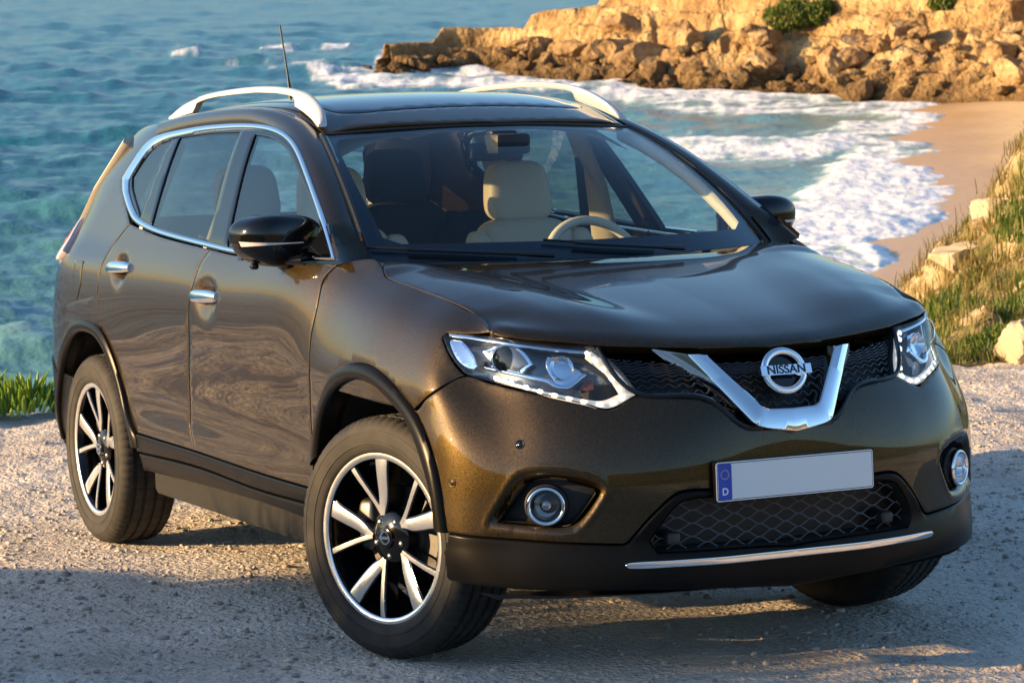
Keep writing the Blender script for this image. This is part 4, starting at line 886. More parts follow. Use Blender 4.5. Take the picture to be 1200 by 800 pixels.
# bumper and valance
panel('front_bumper', 'L', P_('bumper'), 'paint', car, sym=True, holes=[P_('fog_bezel')], res=.013, disp=bumper_disp, thick=.02, rim=.003, fine=.012)
va = P_('valance'); it = P_('intake')
vi = [k for k, p in enumerate(va) if p[0] == 0]
vo = va[:vi[0] + 1] + [it[4]] + it[3::-1] + it[:5:-1] + [it[5]] + va[vi[1]:]
def val_disp(a, b): return .016*np.exp(-((b - 1.5)/.8)**2) - .006*np.exp(-((b - 2.9)/.35)**2)
panel('lower_valance', 'L', vo, 'cladding', car, sym=True, res=.02, disp=val_disp, thick=.05, rim=.006, off=.004)
tt = panel('chrome_strip', 'L', P_('strip'), 'satin', car, sym=True, res=.015, off=.026, thick=.02, rim=.002, fine=.012, corner=50)
# splitter underside
rings = []
for s in np.linspace(0, 8, 34):
    p, n = lpt('L', s, 1.25, -.004, 1); q, _ = lpt('L', s, .7, -.05, 1); r_ = q*np.array([.82, .9, 1]); rings.append([p, q, r_])
rr = np.array(rings); full = np.concatenate([rr[::-1]*np.array([1, -1, 1]), rr[1:]])
loft('under_tray', full, 'plastic_dark', car)
# ---- grille ----
gr = panel('grille', 'L', P_('grille'), 'plastic_dark', car, sym=True, res=.03, off=-.045, thick=.0, gap=-.004)
def net(name, poly, t0, t1, dt, wav, ds, off, parent, mat, smax, w=.0030, amp=.5, phase2=True):
    acc = Acc(); pol = smooth_poly(np.array(poly)*_sL, .01); k = 0; t = t0
    while t < t1:
        ss = np.arange(0, smax, ds); 
        tv = t + amp*dt*(1 if (k % 2 == 0 or not phase2) else -1)*np.cos(ss/wav*np.pi)
        q = np.stack([ss, tv], 1)*_sL; ok = inpoly(q, pol)
        P, n = surf_n('L', ss, tv); P = P + n*off
        run = []
        for i in list(range(len(ss))) + [None]:
            if i is not None and ok[i]: run.append(i); continue
            if len(run) > 2:
                for sg in (1, -1):
                    a = P[run]*np.array([1, sg, 1]); V, F = tube_data(a, w, n=6, flat=(1, 1)); V = np.array(V)
                    acc.add(V, F)
            run = []
        t += dt; k += 1
    return acc.obj(name, mat, parent)
net('grille_mesh', P_('grille'), 6.0, 10.6, .27, .14, .02, -.020, gr, 'grille_grey', 4.2, w=.0032, amp=.26, phase2=False)
fr = arr('grille'); 
acc = Acc()
inner = [lpt('L', a, b, .002, 1)[0] for a, b in fr[:6]]
for sg in (1, -1):
    V, F = tube_data(curve_pts(np.array(inner)*np.array([1, sg, 1]), 40), .007, n=8); acc.add(V, F)
acc.obj('grille_frame', 'black_gloss', gr)
# V-shaped chrome wing
vf = P_('v_face'); vs = P_('v_side')
def vpt(p, off): return lpt('L', p[0], p[1], off, 1)[0]
def vx(p, off):
    q = lpt('L', p[0], p[1], 0, 1)[0]; return q + np.array([off, .020*min(1, max(0, (q[2] - .74)/.16))*min(1, q[1]/.07), -.10*off - .004])
acc = Acc()
o_top, i_top, i_c1, i_c2 = [vx(vf[i], .030) for i in range(4)]; c_in, c_out = vx(vf[4], .030), vx(vf[5], .036); o_b1, o_b2 = vx(vf[6], .036), vx(vf[7], .034)
s_top, s_b1, s_b2 = vx(vs[0], -.020), vx(vs[4], -.024), vx(vs[3], -.024)
o_b1 = o_b1 + np.array([0,0,-.007]); o_b2 = o_b2 + np.array([0,.004,-.006]); c_out = c_out + np.array([0,0,-.007]); i_top = i_top + np.array([0,-.007,0]); i_c1 = i_c1 + np.array([0,-.005,.002]); o_top = o_top + np.array([0,.004,0])
c_low = c_out + np.array([-.03, 0, -.012]); in_back = np.array([-.045, 0, 0])
def strip_rows(rows, n=26): return [curve_pts(r, n) if len(r) > 2 else np.linspace(r[0], r[1], n) for r in rows]
for sg in (1, -1):
    S_ = np.array([1, sg, 1])
    outer = np.array([o_top, (o_top*.5 + o_b2*.5), o_b2, o_b1, c_out]); inn = np.array([i_top, (i_top*.5 + i_c1*.5), i_c1, i_c2, c_in])
    def dens(K, n=(14, 14, 5, 9)):
        o = []
        for a, b, m in zip(K[:-1], K[1:], n): o += [a + (b - a)*t for t in np.linspace(0, 1, m, endpoint=False)]
        return np.array(o + [K[-1]])
    Od = dens(outer); Id = dens(inn)
    for _ in range(3):
        for D in (Od, Id): D[1:-1] = (D[:-2] + 2*D[1:-1] + D[2:])/4
    sd1 = dens(np.array([s_top, s_top*.5 + s_b1*.5, s_b1, s_b2*.6 + (o_b1 + np.array([-.035, 0, -.008]))*.4, c_low]))
    mid = (Od + Id)/2 + np.array([.004, 0, .002])
    rows = np.stack([sd1, Od + np.array([-.003,0,0])*0 + (sd1 - Od)*.04, Od + (Id - Od)*.04, mid, Id + (Od - Id)*.05, Id + np.array([-.004,0,.001]), Id + in_back], 1)*S_
    nu, nv = rows.shape[:2]; F = grid_faces(nu, nv)
    if sg > 0: F = [f[::-1] for f in F]
    acc.add(rows.reshape(-1, 3), F)
vch = acc.obj('chrome_wing', 'chrome', gr, sharp=28)
bm = bmesh.new(); bm.from_mesh(vch.data)
for v_ in bm.verts:
    if abs(v_.co.y) < .004: v_.co.y = 0
bmesh.ops.remove_doubles(bm, verts=bm.verts, dist=.0004); bmesh.ops.recalc_face_normals(bm, faces=bm.faces); bm.to_mesh(vch.data); bm.free(); vch.data.set_sharp_from_angle(angle=R(24))
# badge: ring and bar
bc, bn = lpt('L', 0, 8.05, .022, 1); bn = Vector((math.cos(R(18)), 0, math.sin(R(18))))
Mb = Matrix.Translation(Vector(bc)) @ Matrix((Vector((0,1,0)), Vector((-bn.z, 0, bn.x)), bn)).transposed().to_4x4()
th = np.linspace(0, 2*np.pi, 64, endpoint=False)
ring = np.stack([.0635*np.cos(th), .0570*np.sin(th), 0*th], 1); V, F = tube_data(ring, .0105, n=10, closed=True, flat=(1, .7), ref=(0,0,1))
acc = Acc(); acc.add(np.array(V), F)
rings = []
for t in np.linspace(-1, 1, 9):
    x = .083*t; hh = .0175; rings.append([(x, hh, .004), (x, hh*.8, .013), (x, -hh*.8, .013), (x, -hh, .004), (x, -hh*.6, -.002), (x, hh*.6, -.002)])
rings = np.array(rings).reshape(-1, 3); F = []
for i in range(8):
    for j in range(6): F.append((i*6 + j, (i+1)*6 + j, (i+1)*6 + (j+1) % 6, i*6 + (j+1) % 6))
F += [tuple(range(6))[::-1], tuple(48 + j for j in range(6))]; acc.add(rings, F)
bd_ = acc.obj('badge', 'chrome', car); bd_.data.transform(Mb); recalc(bd_)
text_obj('badge_lettering', 'NISSAN', .034, 'blacktext', bd_, Mb @ Matrix.Translation((0, 0, .0135)) @ Matrix.Scale(1.12, 4, (1,0,0)), .0008, .0006)
rr_ = [(.058, -.012), (.0, -.012)]; V, F = lathe_data(rr_, 40); V = np.array(V)[:, [0, 2, 1]]; o = link_mesh('badge_backing', V, F, 'black_gloss', bd_); o.data.transform(Mb)
# ---- number plate ----
pc = Vector((.934, 0, .580)); tn = Vector((1, 0, .03)).normalized()
Mp = Matrix.Translation(pc) @ Matrix((Vector((0,1,0)), Vector((-tn.z, 0, tn.x)), tn)).transposed().to_4x4()
def rrect(w, h, r, n=6, cx=0, cy=0):
    o = []
    for sx_, sy_, a0 in ((1,1,0),(-1,1,90),(-1,-1,180),(1,-1,270)):
        for k in range(n + 1): a = R(a0 + 90*k/n); o.append((cx + sx_*(w/2 - r) + r*math.cos(a), cy + sy_*(h/2 - r) + r*math.sin(a)))
    return o
def plate(name, out, z0, z1, mat, parent, M):
    n = len(out); V = [(x, y, z0) for x, y in out] + [(x, y, z1) for x, y in out]; F = [tuple(range(n, 2*n)), tuple(range(n))[::-1]] + [(i, (i+1) % n, n + (i+1) % n, n + i) for i in range(n)]
    o = link_mesh(name, V, F, mat, parent, smooth=False); o.data.transform(M); return o
npl = plate('number_plate', rrect(.528, .118, .010), -.012, .0, 'black_gloss', car, Mp)
plate('plate_border', rrect(.520, .110, .008), 0, .0015, 'white', npl, Mp)
plate('plate_rim', rrect(.514, .104, .007), .0015, .0022, 'blacktext', npl, Mp)
plate('plate_face', rrect(.510, .100, .006), .0022, .0030, 'plate_white', npl, Mp)
bb = plate('country_band', rrect(.044, .100, .005, cx=-.233), .0030, .0036, 'blue', npl, Mp)
acc = Acc()
for k in range(12):
    a = R(30*k); cx, cy = -.233 + .0125*math.cos(a), .020 + .0125*math.sin(a)
    V = [(cx + (.0025 if j % 2 == 0 else .0011)*math.sin(R(36*j)), cy + (.0025 if j % 2 == 0 else .0011)*math.cos(R(36*j)), .0040) for j in range(10)]; acc.add(V, [tuple(range(10))[::-1]])
o = acc.obj('star_ring', 'yellow', npl, smooth=False); o.data.transform(Mp)
text_obj('country_letter', 'D', .028, 'white', npl, Mp @ Matrix.Translation((-.233, -.028, .0038)), .0003, .0006)
# ---- lower intake ----
itc = smooth_poly(np.array(it)*_sL, .02, keep0=0)/_sL
ib = panel('lower_intake', 'L', it, 'plastic_dark', car, sym=True, res=.03, off=-.075, thick=0, gap=0)
net('intake_mesh', it, 2.2, 4.4, .205, .33, .03, -.030, ib, 'mesh_grey', 3.9, w=.0021, amp=.5)
zi = [k for k in range(len(itc)) if abs(itc[k, 0]) < 1e-9]; itw = np.roll(itc, -zi[-1], axis=0); itw = itw[:len(itc) - len(zi) + 2]
rings = [[vpt(p, .002), vpt(p, -.080)] for p in itw]
acc = Acc()
for sg in (1, -1):
    A = np.array(rings)*np.array([1, sg, 1]); acc.add(A.reshape(-1, 3), grid_faces(len(A), 2))
acc.obj('intake_wall', 'plastic', ib)
for sg in (-1, 1):
    p, n = lpt('L', 2.75 if sg < 0 else 2.55, 2.95, -.006, sg)
    box('radar_sensor', tuple(p - np.array([.03, 0, 0])), (.075, .040, .036), 'plastic', ib, .010, seg=3)
# ---- fog lamps ----
for sg in (-1, 1):
    bz = panel('fog_lamp', 'L', P_('fog_bezel'), 'plastic_dark', car, sg, res=.014, off=-.046, thick=-.034, gap=0, rim=.001)
    c = np.array([.742, sg*.694, .528]); ax_ = Vector((.86, sg*.50, .02)).normalized()
    Mf = Matrix.Translation(Vector(c)) @ ax_.to_track_quat('Y', 'Z').to_matrix().to_4x4()
    V, F = lathe_data([(.048, -.03), (.0555, -.004), (.0545, .004), (.0515, .009), (.046, .008), (.0435, .002), (.042, -.012), (.041, -.02)], 48); o = recalc(link_mesh('fog_ring', V, F, 'chrome', bz)); o.data.transform(Mf)
    V, F = lathe_data([(.0425, -.008), (.036, -.028), (.02, -.042), (0.0001, -.045)], 40); o = recalc(link_mesh('fog_reflector', V, F, 'reflector', bz)); o.data.transform(Mf)
    V, F = lathe_data([(.013, -.035), (.013, -.014), (.009, -.010), (.0001, -.009)], 24); o = link_mesh('fog_bulb_cap', V, F, 'steel', bz); o.data.transform(Mf)
    V, F = lathe_data([(.043, -.004), (.030, .003), (.015, .006), (.0001, .007)], 40); o = recalc(link_mesh('fog_lens', V, F, 'lens', bz)); o.data.transform(Mf)
    V, F = lathe_data([(.060, -.040), (.062, -.022), (.057, -.012), (.050, -.02)], 40); o = recalc(link_mesh('fog_collar', V, F, 'plastic_dark', bz)); o.data.transform(Mf)
    for nm, (a, b) in zip((0, 1), TR['sensor'][1]):
        p, n = lpt('L', a, b, .0, sg); M_ = Matrix.Translation(Vector(p)) @ Vector(n).to_track_quat('Y', 'Z').to_matrix().to_4x4()
        V, F = lathe_data([(.0135, -.003), (.0135, .0015), (.0125, .002), (.011, .0005), (.0095, .0005), (.0090, .0012), (.0001, .0016)], 28); o = recalc(link_mesh('parking_sensor', V, F, 'black_gloss' if nm == 0 else 'paint', car)); o.data.transform(M_)
# ---- headlamps ----
def Lpoly(pts): return [list(p) for p in pts]
for sg in (-1, 1):
    H = P_('headlamp')
    hl = panel('headlamp', 'L', H, 'lamp_dark', car, sg, res=.02, off=-.055, thick=-.050, gap=.001, rim=.001)
    pan = lambda nm, tr, mt, off, th=.01, res=.012, **k: panel(nm, 'L', P_(tr), mt, hl, sg, res=res, off=off, thick=th, gap=0, rim=.0012, fine=.006, **k)
    pan('led_strip', 'led', 'led_soft', -.014, .02)
    cellacc = Acc()
    LLn = np.array(TR['ledline'][1]); 
    for q_ in range(len(LLn)):
        p, n = lpt('L', LLn[q_, 0], LLn[q_, 1], -.0085, sg); p2_, _ = lpt('L', LLn[min(q_ + 1, len(LLn)-1), 0], LLn[min(q_ + 1, len(LLn)-1), 1], -.0085, sg); p1_, _ = lpt('L', LLn[max(q_ - 1, 0), 0], LLn[max(q_ - 1, 0), 1], -.0085, sg)
        t_ = (p2_ - p1_)/np.linalg.norm(p2_ - p1_); b_ = np.cross(n, t_); hw2, hh2 = .0080, .0062
        c_ = [p + t_*hw2*u + b_*hh2*v + n*w for w in (0, .003) for u, v in ((-1,-.7),(-.7,-1),(.7,-1),(1,-.7),(1,.7),(.7,1),(-.7,1),(-1,.7))]
        cellacc.add(c_, [tuple(range(8, 16))] + [(i, (i+1) % 8, 8 + (i+1) % 8, 8 + i) for i in range(8)])
    cellacc.obj('led_cells', 'led', hl, smooth=False)
    pan('chrome_line', 'eyeline', 'reflector', -.010, .012)
    pan('lamp_bezel', 'hexbezel', 'reflector', -.022, .02)
    pan('bezel_core', 'hexcore', 'lamp_dark', -.0195, .006)
    pan('reflector_bowl', 'bowl', 'reflector', -.026, .02)
    pan('corner_reflector', 'cornerref', 'reflector', -.016, .01)
    ind = pan('indicator', 'amber', 'amber', -.020, .01); ind['label'] = 'amber indicator section'
    pan('lamp_trim', 'outertrim', 'chrome', -.004, .008)
    for nm, rad, mt, of in (('proj', .036, 'steel', -.018), ('bowlc', .026, 'reflector', -.020)):
        a, b = TR[nm][1][0]; p, n = lpt('L', a, b, of, sg); ax_ = Vector((.93, sg*.30, .08)).normalized()
        M_ = Matrix.Translation(Vector(p)) @ ax_.to_track_quat('Y', 'Z').to_matrix().to_4x4()
        if nm == 'proj':
            V, F = lathe_data([(.030, -.03), (rad + .006, .0), (rad + .003, .006), (rad, .003), (rad - .002, -.006)], 40); o = recalc(link_mesh('projector_ring', V, F, 'reflector', hl)); o.data.transform(M_)
            V, F = lathe_data([(rad - .001, -.004), (.028, .006), (.018, .012), (.008, .0145), (.0001, .015)], 40); o = recalc(link_mesh('projector_lens', V, F, 'black_gloss', hl)); o.data.transform(M_)
        else:
            V, F = lathe_data([(rad + .008, .006), (rad, -.004), (rad*.6, -.020), (rad*.25, -.024), (.006, -.010), (.0001, -.008)], 40); o = recalc(link_mesh('high_beam_cup', V, F, 'reflector', hl)); o.data.transform(M_)
    panel('lamp_cover', 'L', H, 'lens', hl, sg, res=.02, off=.003, thick=.006, gap=.0006, rim=.0015)

# ---- greenhouse ----
CO = arr('chrome_out'); CI = arr('chrome_in')
def gpt(x, z, off, side):
    P, n = surf_n('G', np.atleast_1d(float(x)), np.atleast_1d(float(z))); return (P[0] + n[0]*off)*np.array([1, side, 1])
def loop(A, n): # closed resample, corners kept soft
    A = np.vstack([A, A[:1]]); t = np.r_[0, np.cumsum(np.linalg.norm(np.diff(A, axis=0), axis=1))]; return A, t
def res_loop(A, B, m=6):
    """paired closed loops -> denser paired loops (Catmull-Rom except at sharp corners)"""
    a = smooth_poly(A, 1e9, 40); outA = []; outB = []
    n = len(A)
    for i in range(n):
        for D, o in ((A, outA), (B, outB)):
            p1, p2 = D[i], D[(i+1) % n]; l = np.linalg.norm(p2 - p1)
            def ang(j):
                u = D[j] - D[j-1]; v = D[(j+1) % n] - D[j]; return (u @ v)/(np.linalg.norm(u)*np.linalg.norm(v) + 1e-12)
            c1 = ang(i) < .7; c2 = ang((i+1) % n) < .7
            p0 = 2*p1 - p2 if c1 else D[i-1]; p3 = 2*p2 - p1 if c2 else D[(i+2) % n]
            m1 = (p2 - p0)/(np.linalg.norm(p1 - p0) + l)*l; m2 = (p3 - p1)/(np.linalg.norm(p3 - p2) + l)*l
            for k in range(m):
                t = k/m; o.append((2*t**3 - 3*t**2 + 1)*p1 + (t**3 - 2*t**2 + t)*m1 + (-2*t**3 + 3*t**2)*p2 + (t**3 - t**2)*m2)
    return np.array(outA), np.array(outB)
DA, DB = res_loop(CO, CI)
for sd_ in (-1, 1):
    rings = []
    for a, b in zip(DA, DB):
        rings.append([gpt(*a, -.004, sd_), gpt(*(a*.97 + b*.03), .007, sd_), gpt(*(a*.72 + b*.28), .0105, sd_), gpt(*(a*.3 + b*.7), .009, sd_), gpt(*(a*.04 + b*.96), .004, sd_), gpt(*b, -.008, sd_)])
    rings.append(rings[0]); recalc(loft('window_chrome_surround', rings, 'chrome', car))
    wf = panel('window_frame', 'G', CI, 'black_gloss', car, sd_, holes=[P_('glass_front'), P_('glass_rear'), P_('glass_quarter')], res=.03, off=.0, thick=.02, gap=-.003, corner=40)
    for nm, mt in (('glass_front', 'glass_clear'), ('glass_rear', 'glass_tint'), ('glass_quarter', 'glass_tint')):
        g = panel('window_glass', 'G', P_(nm), mt, wf, sd_, res=.05, off=-.005, thick=0, gap=-.004)
        if mt == 'glass_tint': g['label'] = 'dark tinted rear side glass'
    # B pillar covers between the doors
    for xs in ((-1.475, -1.585, -1.50, -1.62),): pass
    # roof side rail with the A pillar: one strip from the belt line to the tailgate
    ex = [tuple(CO[k]) for k in range(10)]
    A3 = [gpt(x, z, .001, sd_) for x, z in ex]
    wv = [(-.02), .08, .38, .72, .92]
    def W3(v, u=1.022): 
        p = Wsurf(np.array([u]), np.array([v]))[0]; return p*np.array([1, sd_, 1])
    B3 = [W3(v) for v in wv] + [np.array([x, sd_*.578, float(Rz(x, .57)) - .002]) for x in (-1.24, -1.56, -1.96, -2.33, -2.62)]
    n = 60; A4 = curve_pts(A3, n); B4 = curve_pts(B3, n); rings = []
    Tn = np.gradient((A4 + B4)/2, axis=0)
    for i in range(n):
        a, b = A4[i], B4[i]; nr = np.cross(Tn[i], b - a); nr /= np.linalg.norm(nr)
        if nr[1]*sd_ < 0: nr = -nr
        k = i/(n - 1); bl = .010 + .016*sm(k, .35, .6)
        rings.append([a - nr*.02] + [a + (b - a)*t + nr*bl*4*t*(1 - t)*(1 - .25*(t - .5)) for t in np.linspace(0, 1, 11)] + [b - nr*.02])
    recalc(loft('roof_side_frame', rings, 'paint', car))
    # mirror sail base
    sail = np.array([(-.405, 1.195), (-.50, 1.188), (-.60, 1.195), (-.565, 1.25), (-.52, 1.285), (-.475, 1.25)])
    # mirror
    mir = empty('door_mirror', car)
    def sup(u, v, e1=.55, e2=.6):
        cu, su = np.cos(u), np.sin(u); cv, sv = np.cos(v), np.sin(v); f = lambda w, e: np.sign(w)*np.abs(w)**e
        return np.stack([f(cv, e1)*f(cu, e2), f(cv, e1)*f(su, e2), f(sv, e1)], -1)
    U, Vv = np.meshgrid(np.linspace(0, 2*np.pi, 60, endpoint=False), np.linspace(-np.pi/2, np.pi/2, 36), indexing='ij')
    def mshape(q):
        # q unit superellipsoid; local x forward, y outward, z up
        p = q*np.array([.082, .128, .078]); fw = sm(q[..., 0], -.2, 1)
        p[..., 2] -= .012*np.clip(q[..., 1], -1, 1)*0; p[..., 0] -= .030*np.clip(q[..., 1], 0, 1)**2
        p[..., 2] *= 1 - .22*np.clip(q[..., 1], 0, 1)**2; p[..., 2] += .008*np.clip(q[..., 1], -1, 1)
        lowr = np.clip(-q[..., 2], 0, 1); p[..., 1] -= .018*lowr*(q[..., 1] > 0)*np.abs(q[..., 1])
        return p
    MM = Matrix.Translation((-.715, sd_*.893, 1.228)) @ Matrix.Scale(1.10, 4) @ Matrix.Rotation(sd_*R(-12), 4, 'Z') @ Matrix.Scale(sd_, 4, (0, 1, 0))
    Q = mshape(sup(U, Vv)); fcs = grid_faces(60, 36, True)
    top = [f for f in fcs if Q.reshape(-1, 3)[list(f)].mean(0)[2] > .000]; bot = [f for f in fcs if f not in set(top)]
    for nm, ff_, mt, sc_ in (('mirror_cap', top, 'black_gloss', 1.0), ('mirror_housing', bot, 'black_gloss', .985)):
        used = sorted({i for f in ff_ for i in f}); mp = {k: j for j, k in enumerate(used)}
        V = Q.reshape(-1, 3)[used]*sc_; o = link_mesh(nm, V, [tuple(mp[i] for i in f) for f in ff_], mt, mir); o.data.transform(MM); recalc(o)
    # indicator strip on the front edge
    rings = []
    for t in np.linspace(0, 1, 24):
        u = R(86) - R(92)*t; h = .0075*(1 - .8*t); row = []
        for dz in (h, h*.3, -h*.6, -h):
            vv = np.arcsin(np.clip((.002 - .010 + dz)/.078, -1, 1)); q = mshape(sup(np.array(u), np.array(vv*1.0))*1.012); q[2] = -.004 + dz; q[0] += .002; row.append(q)
        rings.append(row)
    o = loft('indicator_strip', rings, 'lamp_pale', mir); o.data.transform(MM); recalc(o)
    o = tube('mirror_arm', [(-.665, sd_*.880, 1.172), (-.62, sd_*.865, 1.168), (-.575, sd_*.845, 1.172)], [.030, .028, .036], 'black_gloss', mir, n=16, flat=(1.1, .62))
    o = box('mirror_camera', (-.72, sd_*.975, 1.150), (.03, .026, .020), 'black_gloss', mir, .008)
    o = link_mesh('mirror_sail', [tuple(gpt(x, z, .004, sd_)) for x, z in sail] + [tuple(gpt(x, z, -.03, sd_)) for x, z in sail], [tuple(range(6)), tuple(range(6, 12))[::-1]] + [(i, (i+1) % 6, 6 + (i+1) % 6, 6 + i) for i in range(6)], 'black_gloss', mir, smooth=False); recalc(o)
    V, F = [], []
    o = box('mirror_glass', (-.792, sd_*.915, 1.222), (.004, .18, .11), 'chrome', mir, .001)
    # roof rail
    tz = lambda x: float(Rz(x, .57))
    up_ = [(-1.00,1.600),(-1.035,1.632),(-1.10,1.668),(-1.20,1.700),(-1.33,1.722),(-1.50,1.735),(-1.70,1.740),(-1.95,1.736),(-2.15,1.727),(-2.32,1.712),(-2.44,1.692),(-2.52,1.668),(-2.575,1.64)]
    lo = [(-2.545,1.632),(-2.44,1.645),(-2.33,1.655),(-2.30,1.69),(-2.22,1.702),(-2.10,1.710),(-1.9,1.716),(-1.7,1.719),(-1.5,1.714),(-1.36,1.704),(-1.30,1.694),(-1.292,1.665),(-1.20,1.645),(-1.10,1.618),(-1.03,1.592)]
    def rx(P): P = np.array(P, float).copy(); P[:, 0] = -1.085 + (P[:, 0] + 1.0)*.985; P[:, 1] -= .006; return P
    ux = rx(up_)[::-1]; lx = rx(lo)
    X_ = np.unique(np.r_[np.linspace(-2.57, -2.335, 12), -2.315, -2.30, np.linspace(-2.28, -1.32, 26), -1.298, -1.290, np.linspace(-1.27, -1.005, 14)]); X_ = -1.085 + (X_ + 1.0)*.985
    zu = spl(ux[:, 0], ux[:, 1], X_); zl = np.interp(X_, lx[:, 0], lx[:, 1]); zl = np.minimum(zl, zu - .006)
    rings = []
    for x, a, b in zip(X_, zu, zl):
        yc = sd_*(.572 - .30*(a - 1.60)); hw_ = .0145; ca = sd_*.30
        sec = [(-1, 0), (-.95, .55), (-.6, .92), (0, 1), (.6, .92), (.95, .55), (1, 0), (1, -.6), (.85, -1), (-.85, -1), (-1, -.6)]
        hh = (a - b)/2; rings.append([(x, yc + u*hw_ - ca*(v*hh), (a + b)/2 + (v if abs(v) < .99 or v < 0 else 1)*(min(hh, .012) if v > 0 and False else hh)) for u, v in sec])
    recalc(loft('roof_rail', rings, 'rail', car, closed=True, cap=True))
# roof skin with the glass roof cut out (half outline, mirrored)
sr = [(-1.135,0),(-1.137,.25),(-1.15,.40),(-1.18,.455),(-1.24,.485),(-1.8,.500),(-2.35,.490),(-2.40,.46),(-2.42,.35),(-2.42,0)]
WT = [(-.962, 0), (-.972, .15), (-.99, .30), (-1.02, .43), (-1.065, .575)]
roofp = [WT[0]] + WT[1:] + [(-1.24,.578),(-1.56,.578),(-1.96,.578),(-2.33,.578),(-2.62,.578),(-2.9,.57),(-3.2,.52),(-3.22,0)] + [sr[-1]] + sr[-2:0:-1] + [sr[0]]
panel('roof', 'R', roofp, 'paint', car, sym=True, res=.03, thick=.02, gap=.001, corner=34, fine=.02)
panel('glass_roof', 'R', sr, 'glass_roof_m', car, sym=True, res=.04, thick=.01, gap=.002, off=.001, fine=.02)
# windscreen
wo = [(0,-.01),(.5,-.01),(.97,-.01),(1.0,.02),(1.0,.5),(1.0,.97),(.985,1.0),(.5,1.0),(0,1.0)]
wi = [(0,.10),(.5,.10),(.86,.10),(.925,.14),(.95,.5),(.955,.90),(.93,.945),(.5,.955),(0,.955)]
frit = panel('windscreen_border', 'W', wo + wi[::-1], 'frit', car, sym=True, res=.04, off=-.004, thick=0, gap=.0)
panel('windscreen', 'W', wo, 'glass_wind', car, sym=True, res=.05, off=0, thick=0, gap=.0)
for sg in (1, -1):
    tube('windscreen_seal', [Wsurf(np.array([sg*1.008]), np.array([v]))[0] + np.array([.004, 0, .002]) for v in np.linspace(-.02, 1.01, 20)], .0075, 'rubber_seal', car, n=8)
tube('roof_seal', [Wsurf(np.array([u]), np.array([1.008]))[0] for u in np.linspace(-1, 1, 30)], .006, 'rubber_seal', car, n=8)
panel('cowl', 'H', [(-.40,0),(-.40,.3),(-.42,.7),(-.36,.70),(-.30,.53),(-.25,.36),(-.22,.18),(-.21,0)][::-1], 'plastic_dark', car, sym=True, res=.05, off=-.022, thick=0, gap=0)
for (u0, v0, u1, v1) in ((-.25, -.012, -.86, .035), (.42, -.012, -.12, .055)):
    pts = [Wsurf(np.array([u0 + (u1-u0)*t]), np.array([v0 + (v1-v0)*t]))[0] + np.array([.010, 0, .014]) for t in np.linspace(0, 1, 14)]
    wp = tube('wiper', pts, [.008]*3 + [.0055]*11, 'black_gloss', car, n=8)
    pts2 = [Wsurf(np.array([u0 + (u1-u0)*t]), np.array([v0 + .012 + (v1-v0)*t]))[0] + np.array([.006, 0, .009]) for t in np.linspace(.25, 1.25, 14)]
    tube('wiper_blade', pts2, .0045, 'rubber_seal', wp, n=6)
# tailgate
rb = panel('rear_bumper', 'L', [(24.,0.2),(24.,5.2),(22.5,5.2),(21.2,5.3),(20.2,5.2),(20.2,1.0),(21.5,.6)], 'cladding', car, sym=False, side=-1, res=.05)
panel('rear_bumper_half', 'L', [(24.,0.2),(24.,5.2),(22.5,5.2),(21.2,5.3),(20.2,5.2),(20.2,1.0),(21.5,.6)], 'cladding', car, sym=False, side=1, res=.05)
rg = []
for y in np.linspace(-1, 1, 17):
    a = abs(y); rg.append([(-3.66 + .10*a**3, .72*y, .70), (-3.70 + .14*a**3, .72*y, .85), (-3.64 + .13*a**3, .70*y, 1.05), (-3.58 + .13*a**3, (float(Qy(-3.45, 1.22)) + .004)*y, 1.22)])
loft('tailgate', rg, 'paint', car)
rg = []
for y in np.linspace(-1, 1, 17):
    a = abs(y); rg.append([(xx + .13*(a**3 - 1), (float(Qy(xx, zz)) - .045)*y, zz) for xx, zz in ((-3.45,1.22),(-3.40,1.31),(-3.33,1.42),(-3.19,1.555))])
loft('rear_window', rg, 'glass_rear', car)
sp = []
for y in np.linspace(-1, 1, 21):
    a = abs(y); wq = float(Qy(-3.17, 1.56)); sp.append([(-3.06, wq*y, 1.625 - .045*a**4), (-3.24 + .05*a**3, wq*y, 1.608 - .045*a**4), (-3.33 + .10*a**3, wq*y, 1.588 - .035*a**4), (-3.29 + .09*a**3, wq*y, 1.566 - .02*a**4), (-3.12, wq*y, 1.565 - .02*a**4)])
loft('rear_spoiler', sp, 'paint', car, closed=True, cap=True)
an = tube('antenna', [(-2.80, 0, 1.68), (-2.805, 0, 1.715), (-2.83, 0, 1.80), (-2.895, 0, 1.992)], [.013, .009, .0042, .0036], 'rubber_seal', car, n=10)
